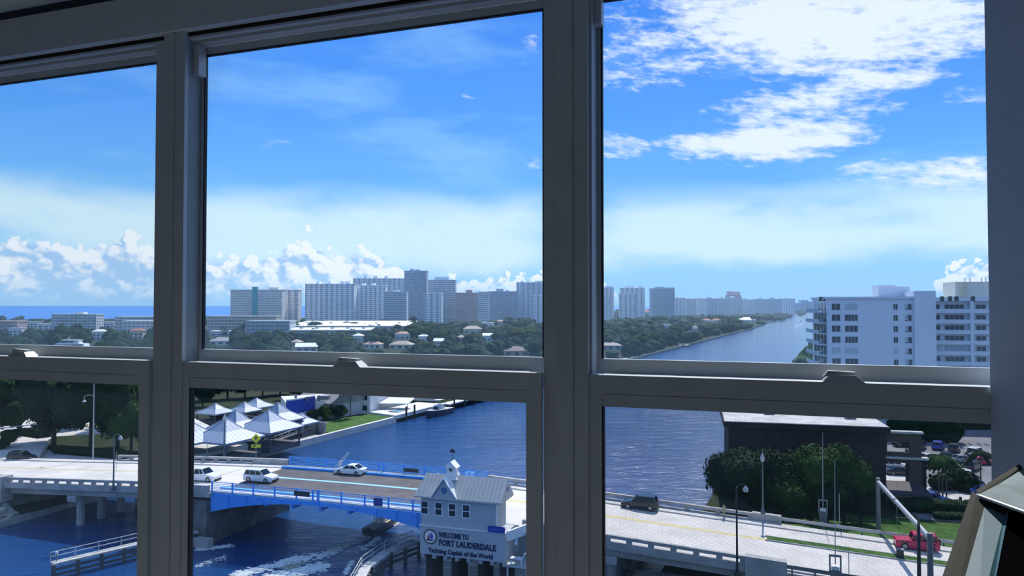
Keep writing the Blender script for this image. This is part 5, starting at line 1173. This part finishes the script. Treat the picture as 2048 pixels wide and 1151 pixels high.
# ================================================================ STREET FURNITURE
GREENM = mat('pole_grey_green', (.10, .14, .15), .5, .06, 2); ALU = mat('aluminium_pole', (.42, .45, .47), .4, .05, 2, metal=.4)
LAMPG = mat('lamp_globe', (.55, .58, .58), .3)
def lantern_post(label, pos, h, arm=0, m=GREENM):
    o = thing('street_lamp', label, 'street lamp', pos)
    MB().lathe([(.30, 0), (.30, .3), (.17, .6), (.13, 1.0)], 10).build('base', m, o); MB().tube((0, 0, .9), (0, 0, h), .12, .085, 10).build('pole', m, o)
    if arm:
        pts = [(0, 0, h - .2)] + [(arm * (1 - math.cos(t)) , 0, h - .2 + abs(arm) * math.sin(t) * .9) for t in (.4, .9, 1.4, 1.9, 2.4)]
        MB().path(pts, .05).build('arm', m, o); e = pts[-1]
        l = MB().lathe([(.06, .55), (.26, .25), (.30, .05), (.16, -.12)], 12, (e[0], 0, e[2] - .55)).build('lantern', LAMPG, o)
    else:
        l = MB().lathe([(.10, 0), (.24, .15), (.28, .5), (.16, .8), (.05, 1.05), (.02, 1.4)], 12, (0, 0, h)).build('lantern', LAMPG, o)
    return o
s, n, z = on_deck(1513, 1041); lantern_post('tall lamp post with lantern top at the far parapet end', B(39.3, BW, dz(39.3) + 1.0), 6.6)
q = B(36.6, -.45, dz(36.6)); lantern_post('dark lamp post with curved arm at the near parapet end', q - Vector((0, 0, 1.2)), 9.4, .55, DARKM)
lantern_post('dark lamp post rising from the left parapet pylon', B(-69.8, -.2, dz(-69.8) + 1.1), 5.4)
lantern_post('dark lamp post with arm beside the left mullion', B(-47.3, -.4, dz(-47.3) - .3), 7.6, .5)
lantern_post('tall lamp post in front of the pyramid roofs', at(448, 918, 6.2), 6.4)
q = at(186, 926, 4.2); o = thing('street_lamp', 'tall street lamp with a side arm before the great trees', 'street lamp', q)
MB().tube((0, 0, 0), (0, 0, 17), .14, .08, 8).build('pole', ALU, o); MB().path([(0, 0, 11.9), (-1.0, 0, 12.05), (-1.7, 0, 11.8), (-1.7, 0, 11.2)], .05).build('arm', ALU, o); MB().lathe([(.08, .4), (.35, .1), (.3, 0)], 10, (-1.7, 0, 10.8)).build('lamp_head', LAMPG, o)
for px, py, z, h, lab in ((232, 950, 5.2, 3.6, 'thin white marker pole on the left approach'), (74, 905, 3.1, 2.6, 'thin post on the left kerb'), (414, 908, 6.0, 2.4, 'thin white post on the far parapet'), (1679, 1062, 4.0, 4.6, 'slim pole before the guardrail trees'), (1698, 1160, 4.0, 3.0, 'thin dark post at the bottom of the right window'), (1794, 1046, 2.6, 2.2, 'thin pale post on the grass')):
    o = thing('marker_post', lab, 'post', at(px, py, z)); MB().tube((0, 0, -.2), (0, 0, h), .045, n=6).build('shaft', ALU, o); MB().lathe([(.10, 0), (.10, .1), (.06, .2)], 8).build('foot', GREYM, o)
# overhead traffic beam at the far left
o = thing('signal_mast', 'long pale mast arm crossing in front of the left trees', 'mast'); a, b = at(-60, 905, 3.1), at(112, 900, 3.1)
MB().tube(a + Vector((0, 0, 0)), a + Vector((0, 0, 6.6)), .16, n=8).build('pole', ALU, o); MB().tube(a + Vector((0, 0, 4.2)), b + Vector((0, 0, 5.6)), .13, .07, 8).build('arm', ALU, o)
# yellow warning sign
sg = thing('warning_sign', 'yellow diamond road sign with an arrow plate below', 'sign', at(512, 914, 6.6), .12); YG = mat('sign_yellow', (.72, .80, .02), .5, .03)
MB().tube((0, 0, -.3), (0, 0, 3.9), .06, n=6).build('pole', ALU, sg)
MB().hull8([(0, -.10, 2.35), (.82, -.10, 3.17), (.82, -.06, 3.17), (0, -.06, 2.35)], [(-.82, -.10, 3.17), (0, -.10, 3.99), (0, -.06, 3.99), (-.82, -.06, 3.17)]).build('diamond_plate', YG, sg)
MB().add([(-.10, -.11, 2.8), (.05, -.11, 2.8), (.05, -.11, 3.2), (.28, -.11, 3.2), (-.02, -.11, 3.62), (-.32, -.11, 3.2), (-.10, -.11, 3.2)], [tuple(range(7))]).build('arrow', DARKM, sg)
pp = MB().hull8([(-.75, -.10, 1.65), (.75, -.10, 1.65), (.75, -.06, 1.65), (-.75, -.06, 1.65)], [(-.75, -.10, 2.15), (.75, -.10, 2.15), (.75, -.06, 2.15), (-.75, -.06, 2.15)]).build('arrow_plate', YG, sg)
MB().add([(-.4, -.11, 1.75), (.1, -.11, 2.02), (.1, -.11, 2.1), (-.5, -.11, 2.0)], [(0, 1, 2, 3)]).build('arrow', DARKM, pp)
# raised crossing gates
def gate(label, pos, h, rz=BYAW, box=True):
    o = thing('crossing_gate', label, 'gate', pos, rz)
    MB().box(-.45, .45, -.35, .35, 0, 1.5).build('machine_housing', GREYM, o)
    f = MB()
    for x in (-.5, .5): f.box(x - .07, x + .07, -.12, .12, 1.0, 2.9)
    f.box(-.57, .57, -.12, .12, 2.75, 2.95); f.build('yoke', GREYM, o); MB().box(-.35, .35, -.3, .3, 1.5, 1.85).build('counterweight', WHITE, o)
    MB().tube((0, 0, 2.0), (.05, 0, h), .06, .03, 6).build('raised_arm', ALU, o)
s, n, z = on_deck(1647, 1047); gate('raised crossing gate at the far guardrail', B(s, n + .6, dz(s)), 11.5)
s, n, z = on_deck(1671, 1168); gate('raised crossing gate on the near kerb at the bottom', B(s, n, dz(s)), 12.5)
# gantry over the road
q0 = at(1757, 1057, 3.7); q1 = at(1817, 1240, 3.4)
d0 = to_b(q0); 
gt = thing('gantry', 'grey overhead gantry beam spanning the right road', 'gantry')
top0 = pt(1757, 955, q0.y); n_pole = B(d0.x + 1.2, -1.4, 0); zt = top0.z - .5
k = n_pole; zt2 = EYE + (611 - 1070) / FPX * k.y
MB().tube((q0.x, q0.y, 2.3), (q0.x, q0.y, top0.z), .30, .26, 10).build('far_pole', GREYM, gt)
MB().tube((k.x, k.y, 1.0), (k.x, k.y, zt + .5), .30, .26, 10).build('near_pole', GREYM, gt)
MB().tube((q0.x, q0.y, zt), (k.x, k.y, zt), .27, n=10).build('beam', ALU, gt)
MB().tube((q0.x * .6 + k.x * .4, q0.y * .6 + k.y * .4, zt), (q0.x * .59 + k.x * .41, q0.y * .59 + k.y * .41, zt), .34, n=10).build('flange', GREYM, gt)
for t in (.12, .9): v = q0.lerp(k, t); MB().tube((v.x, v.y, zt - .7), (v.x, v.y, zt), .06, n=6).build('bracket', GREYM, gt)
q = at(1846, 1225, 3.3); s2 = to_b(q); q = B(s2.x, -2.2, 0); hz = EYE + (611 - 1030) / FPX * q.y
lp = thing('utility_pole', 'dark pointed pole right of the gantry pole', 'pole', (q.x, q.y, 1.0)); 
MB().tube((0, 0, 0), (0, 0, hz - 1.8), .22, .15, 10).build('shaft', DARKM, lp); MB().tube((0, 0, hz - 1.8), (0, 0, hz - 1.0), .15, .02, 10).build('cap', mat('dull_bronze', (.16, .15, .10), .5), lp)
# guardrail
gr = bthing('guardrail', 'grey steel guardrail along the far side of the right road', 'guardrail')
strip(41.5, 74, BW + .30, BW + .40, .45, .85).build('rail', ALU, gr)
gp = MB().box(-.08, .08, -.08, .08, -.6, .5).mesh('post', GREYM)
for i in range(15): s = 42 + i * 2.2; link('post', gp, gr, (s, BW + .5, dz(s)))
o = bthing('guardrail', 'dark guardrail at the near side of the right road', 'guardrail')
strip(41.5, 60, -.45, -.35, .5, .9).build('rail', GREYM, o)
for i in range(9): s = 42 + i * 2.2; link('post', gp, o, (s, -.3, dz(s)))
ab = thing('utility_box', 'small dark utility box on the grass median', 'box', B(*(lambda t: (t[0], 10.6, t[2] + .15))(on_deck(1805, 1124))), BYAW)
MB().box(-.35, .35, -.25, .25, 0, .8).build('cabinet', DARKM, ab); MB().box(-.4, .4, -.3, .3, .8, .88).build('lid', GREYM, ab)
# bollards, dish
o = thing('bollard', 'dark bollard on the forecourt', 'bollard', at(1921, 1008, 2.36)); MB().lathe([(.22, 0), (.22, .9), (.16, 1.1), (.05, 1.18)], 10).build('shaft', DARKM, o)
# people on the bridge: one by the far railing
def person(label, pos, h, top, trousers, rz=0):
    o = thing('person', label, 'person', pos, rz)
    me = bpy.data.meshes.new('body')
    J = [((0, 0, .52), .085), ((0, .005, .66), .075), ((0, 0, .80), .085), ((0, 0, .86), .035), ((0, .01, .93), .06), ((0, .01, .97), .045),
         ((.09, 0, .80), .035), ((.13, 0, .66), .03), ((.13, .05, .52), .022), ((-.09, 0, .80), .035), ((-.13, 0, .66), .03), ((-.13, .05, .52), .022),
         ((.055, 0, .46), .055), ((.06, .02, .26), .04), ((.06, -.02, .03), .028), ((.06, .06, .015), .022), ((-.055, 0, .46), .055), ((-.06, -.02, .26), .04), ((-.06, -.06, .03), .028), ((-.06, .02, .015), .022)]
    E = [(0, 1), (1, 2), (2, 3), (3, 4), (4, 5), (2, 6), (6, 7), (7, 8), (2, 9), (9, 10), (10, 11), (0, 12), (12, 13), (13, 14), (14, 15), (0, 16), (16, 17), (17, 18), (18, 19)]
    me.from_pydata([tuple(c * h for c in p) for p, r in J], E, []);
    me.materials.append(top); bo = link('body', me, o); bo.modifiers.new('skin', 'SKIN')
    for i, (p, r) in enumerate(J): me.skin_vertices[0].data[i].radius = (r * h, r * h)
    me.skin_vertices[0].data[0].use_root = True
    bo.modifiers.new('sub', 'SUBSURF').render_levels = 1
    MB().add([(v[0] * .058 * h, .005 + v[1] * .058 * h, .945 * h + v[2] * .06 * h) for v in ICO2[0]], ICO2[1]).build('hair', BARK, o)
    return o
s, n, z = on_deck(706, 930)
person('person in pale clothes standing at the far blue railing', B(s + .3, BW - 1.2, dz(s) + .16), 1.75, mat('pale_clothes', (.45, .47, .5), .9), None)
s, n, z = on_deck(1449, 1030)
person('person in tan clothes at the far parapet beside the trees', B(s, BW - .9, dz(s) + .17), 1.75, mat('tan_clothes', (.42, .36, .24), .9), None)
# slim sail-like white truss behind the white sedan
tr_ = thing('ladder_frame', 'white lattice arm leaning up behind the white sedan', 'ladder'); s, n, z = on_deck(683, 935)
a, b = B(s, BW - 1.6, dz(s) + .2), B(s + 2.6, BW - 1.6, dz(s) + 3.0); u = Vector((.5, -.1, -.1))
for off in (Vector((0, 0, 0)), u): MB().tube(a + off, b + off * .4, .05, n=5).build('rail', WHITE, tr_)
for i in range(8): c = a.lerp(b, (i + .5) / 8); MB().tube(c, c + u * (1 - .6 * i / 8), .035, n=5).build('rung', WHITE, tr_)

# ================================================================ YACHT AND DOCKS
yt = thing('yacht', 'large white motor yacht among the trees in the left window', 'yacht', at(130, 704, 1.3), math.radians(176)); L = 110 / FPX * yt.location.y; w = L * .1
hw_ = MB(); hw_.hull8([(-L * .48, -w * .8, 0), (L * .30, -w * .8, 0), (L * .30, w * .8, 0), (-L * .48, w * .8, 0)], [(-L * .5, -w, 3.4), (L * .5, -w * .15, 4.0), (L * .5, w * .15, 4.0), (-L * .5, w, 3.4)]); hw_.build('hull', HWt, yt)
MB().hull8([(-L * .42, -w * .85, 3.4), (L * .26, -w * .7, 3.7), (L * .26, w * .7, 3.7), (-L * .42, w * .85, 3.4)], [(-L * .40, -w * .8, 5.9), (L * .13, -w * .6, 5.9), (L * .13, w * .6, 5.9), (-L * .40, w * .8, 5.9)]).build('main_deckhouse', HWt, yt)
MB().hull8([(-L * .30, -w * .6, 5.9), (L * .10, -w * .55, 5.9), (L * .10, w * .55, 5.9), (-L * .30, w * .6, 5.9)], [(-L * .28, -w * .55, 8.0), (L * .02, -w * .45, 8.0), (L * .02, w * .45, 8.0), (-L * .28, w * .55, 8.0)]).build('bridge_deck', HWt, yt)
MB().box(-L * .30, L * .04, -w * .7, w * .7, 8.0, 8.25).build('hardtop', HWt, yt)
for z0, x0, x1 in ((4.4, -.36, .2), (6.6, -.2, .05)):
    for sgn in (-1, 1): MB().box(L * x0, L * x1, sgn * w * .82 - .05 if z0 < 5 else sgn * w * .58 - .05, sgn * w * .82 + .05 if z0 < 5 else sgn * w * .58 + .05, z0, z0 + .8).build('window_band', GLASSC, yt)
MB().tube((-L * .05, 0, 8.2), (-L * .09, 0, 11), .12, .05, 6).box(-L * .09, -L * .05, -.6, .6, 9.3, 9.45).build('radar_mast', HWt, yt)
for i, (px, py, Lb) in enumerate(((1358, 693, 9), (1300, 706, 10), (1432, 672, 10), (1455, 664, 9), (1500, 651, 14), (1268, 712, 12))):
    p = at(px, py, .1); 
    cruiser('moored_boat', ('small white boat moored at the end of the wooded point', 'white boat under the trees of the near bank', 'white boat moored left of the bank bend', 'white boat moored right of the bank bend', 'white boat moored far along the bank', 'white boat at the dock beside the big tan house')[i], p, HEAD, Lb, HWt, WHITE, i % 2 == 0)
for i, (px, py, Ld, lab) in enumerate(((1255, 716, 16, 'small dock with posts below the big tan house'), (1375, 690, 12, 'small dock at the wooded point'), (1540, 643, 22, 'far dock along the straight bank'))):
    p = at(px, py, 1.0); o = thing('small_dock', lab, 'dock', p, HEAD); MB().box(-Ld / 2, Ld / 2, -1.2, 1.2, 0, .25).build('deck', PAVE, o)
    for j in range(4): MB().tube((-Ld / 2 + Ld * j / 3, -1.3, -2), (-Ld / 2 + Ld * j / 3, -1.3, 1.6), .18, n=6).build('piling', BARK, o)
# pale bank edge along the far left bank
m = MB()
for i in range(14):
    y0, y1 = 330 + i * 52, 330 + (i + 1) * 52; m.hull8([(BX(y0) - .5, y0, -1), (BX(y0) + .5, y0, -1), (BX(y1) + .5, y1, -1), (BX(y1) - .5, y1, -1)], [(BX(y0) - .5, y0, 1.5), (BX(y0) + .5, y0, 1.5), (BX(y1) + .5, y1, 1.5), (BX(y1) - .5, y1, 1.5)])
tag(m.build('bank_edge', mat('dark_bulkhead', (.14, .14, .13), .9, .2, .5)), 'pale bulkhead edge of the far left bank', kind='structure')

# ================================================================ FOAM OF THE WAKE (nobody could count it)
FOAM = mat('foam', (.72, .76, .74), .9, .1, 2); FOAM2 = mat('foam_green', (.34, .38, .30), .9, .2, 2)
R4 = random.Random(21)
def foam(label, segs, m_):
    m = MB()
    for (x0, y0, x1, y1, wd, cnt, sz) in segs:
        for i in range(int(cnt * 2.4)):
            t = R4.random(); px = x0 + (x1 - x0) * t + R4.gauss(0, wd * .35); py = y0 + (y1 - y0) * t + R4.gauss(0, wd * .16); p = at(px, py, .03)
            r = sz * R4.uniform(.2, .85); n = 7; a0 = R4.random() * 6; el = R4.uniform(.35, .8)
            ring = [(p.x + math.cos(a0 + 6.283 * k / n) * r * 1.5 * R4.uniform(.6, 1.2), p.y + math.sin(a0 + 6.283 * k / n) * r * el * R4.uniform(.6, 1.2), .02) for k in range(n)]
            b = len(m.v); m.v += ring + [(p.x, p.y, .04 + r * .28)]; m.f += [(b + k, b + (k + 1) % n, b + n) for k in range(n)]
    return tag(m.build('wake_foam', m_), label, 'foam', kind='stuff')
foam('white churned foam of the boat wake', [(745, 1066, 640, 1112, 16, 150, .34), (760, 1075, 722, 1098, 14, 60, .3), (640, 1108, 470, 1150, 20, 330, .30), (650, 1130, 520, 1160, 26, 420, .32), (600, 1112, 560, 1122, 8, 50, .22), (395, 1098, 462, 1090, 10, 90, .22), (395, 1130, 450, 1112, 12, 70, .16), (705, 1120, 690, 1150, 8, 50, .25), (300, 1150, 250, 1165, 14, 60, .2), (785, 1050, 800, 1040, 8, 30, .28), (1605, 646, 1590, 652, 8, 30, 1.0)], FOAM)
foam('greenish churned water behind the boat', [(735, 1074, 665, 1100, 12, 120, .42), (600, 1126, 570, 1138, 16, 60, .4)], FOAM2)
for o_ in list(bpy.data.objects):
    if o_.type == 'FONT':               # lettering as plain mesh
        dg = bpy.context.evaluated_depsgraph_get(); me = bpy.data.meshes.new_from_object(o_.evaluated_get(dg))
        q = link('lettering', me, o_.parent, o_.location); q.rotation_euler = o_.rotation_euler; q.scale = o_.scale; bpy.data.objects.remove(o_)
# ================================================================ SEA HAZE over the far neighbourhood
hm_ = bpy.data.materials.new('haze'); hm_.use_nodes = True; nt_ = hm_.node_tree; nt_.nodes.clear()
vs_ = nt_.nodes.new('ShaderNodeVolumeScatter'); vs_.inputs['Color'].default_value = (.50, .74, 1.0, 1); vs_.inputs['Density'].default_value = 1.4e-4; vs_.inputs['Anisotropy'].default_value = .25
ou_ = nt_.nodes.new('ShaderNodeOutputMaterial'); nt_.links.new(vs_.outputs[0], ou_.inputs['Volume'])
hz_ = MB().box(-1400, 1900, 300, 2300, -2, 120).build('haze', hm_); tag(hz_, 'thin bluish haze over the distant towers and trees', 'haze', kind='stuff')
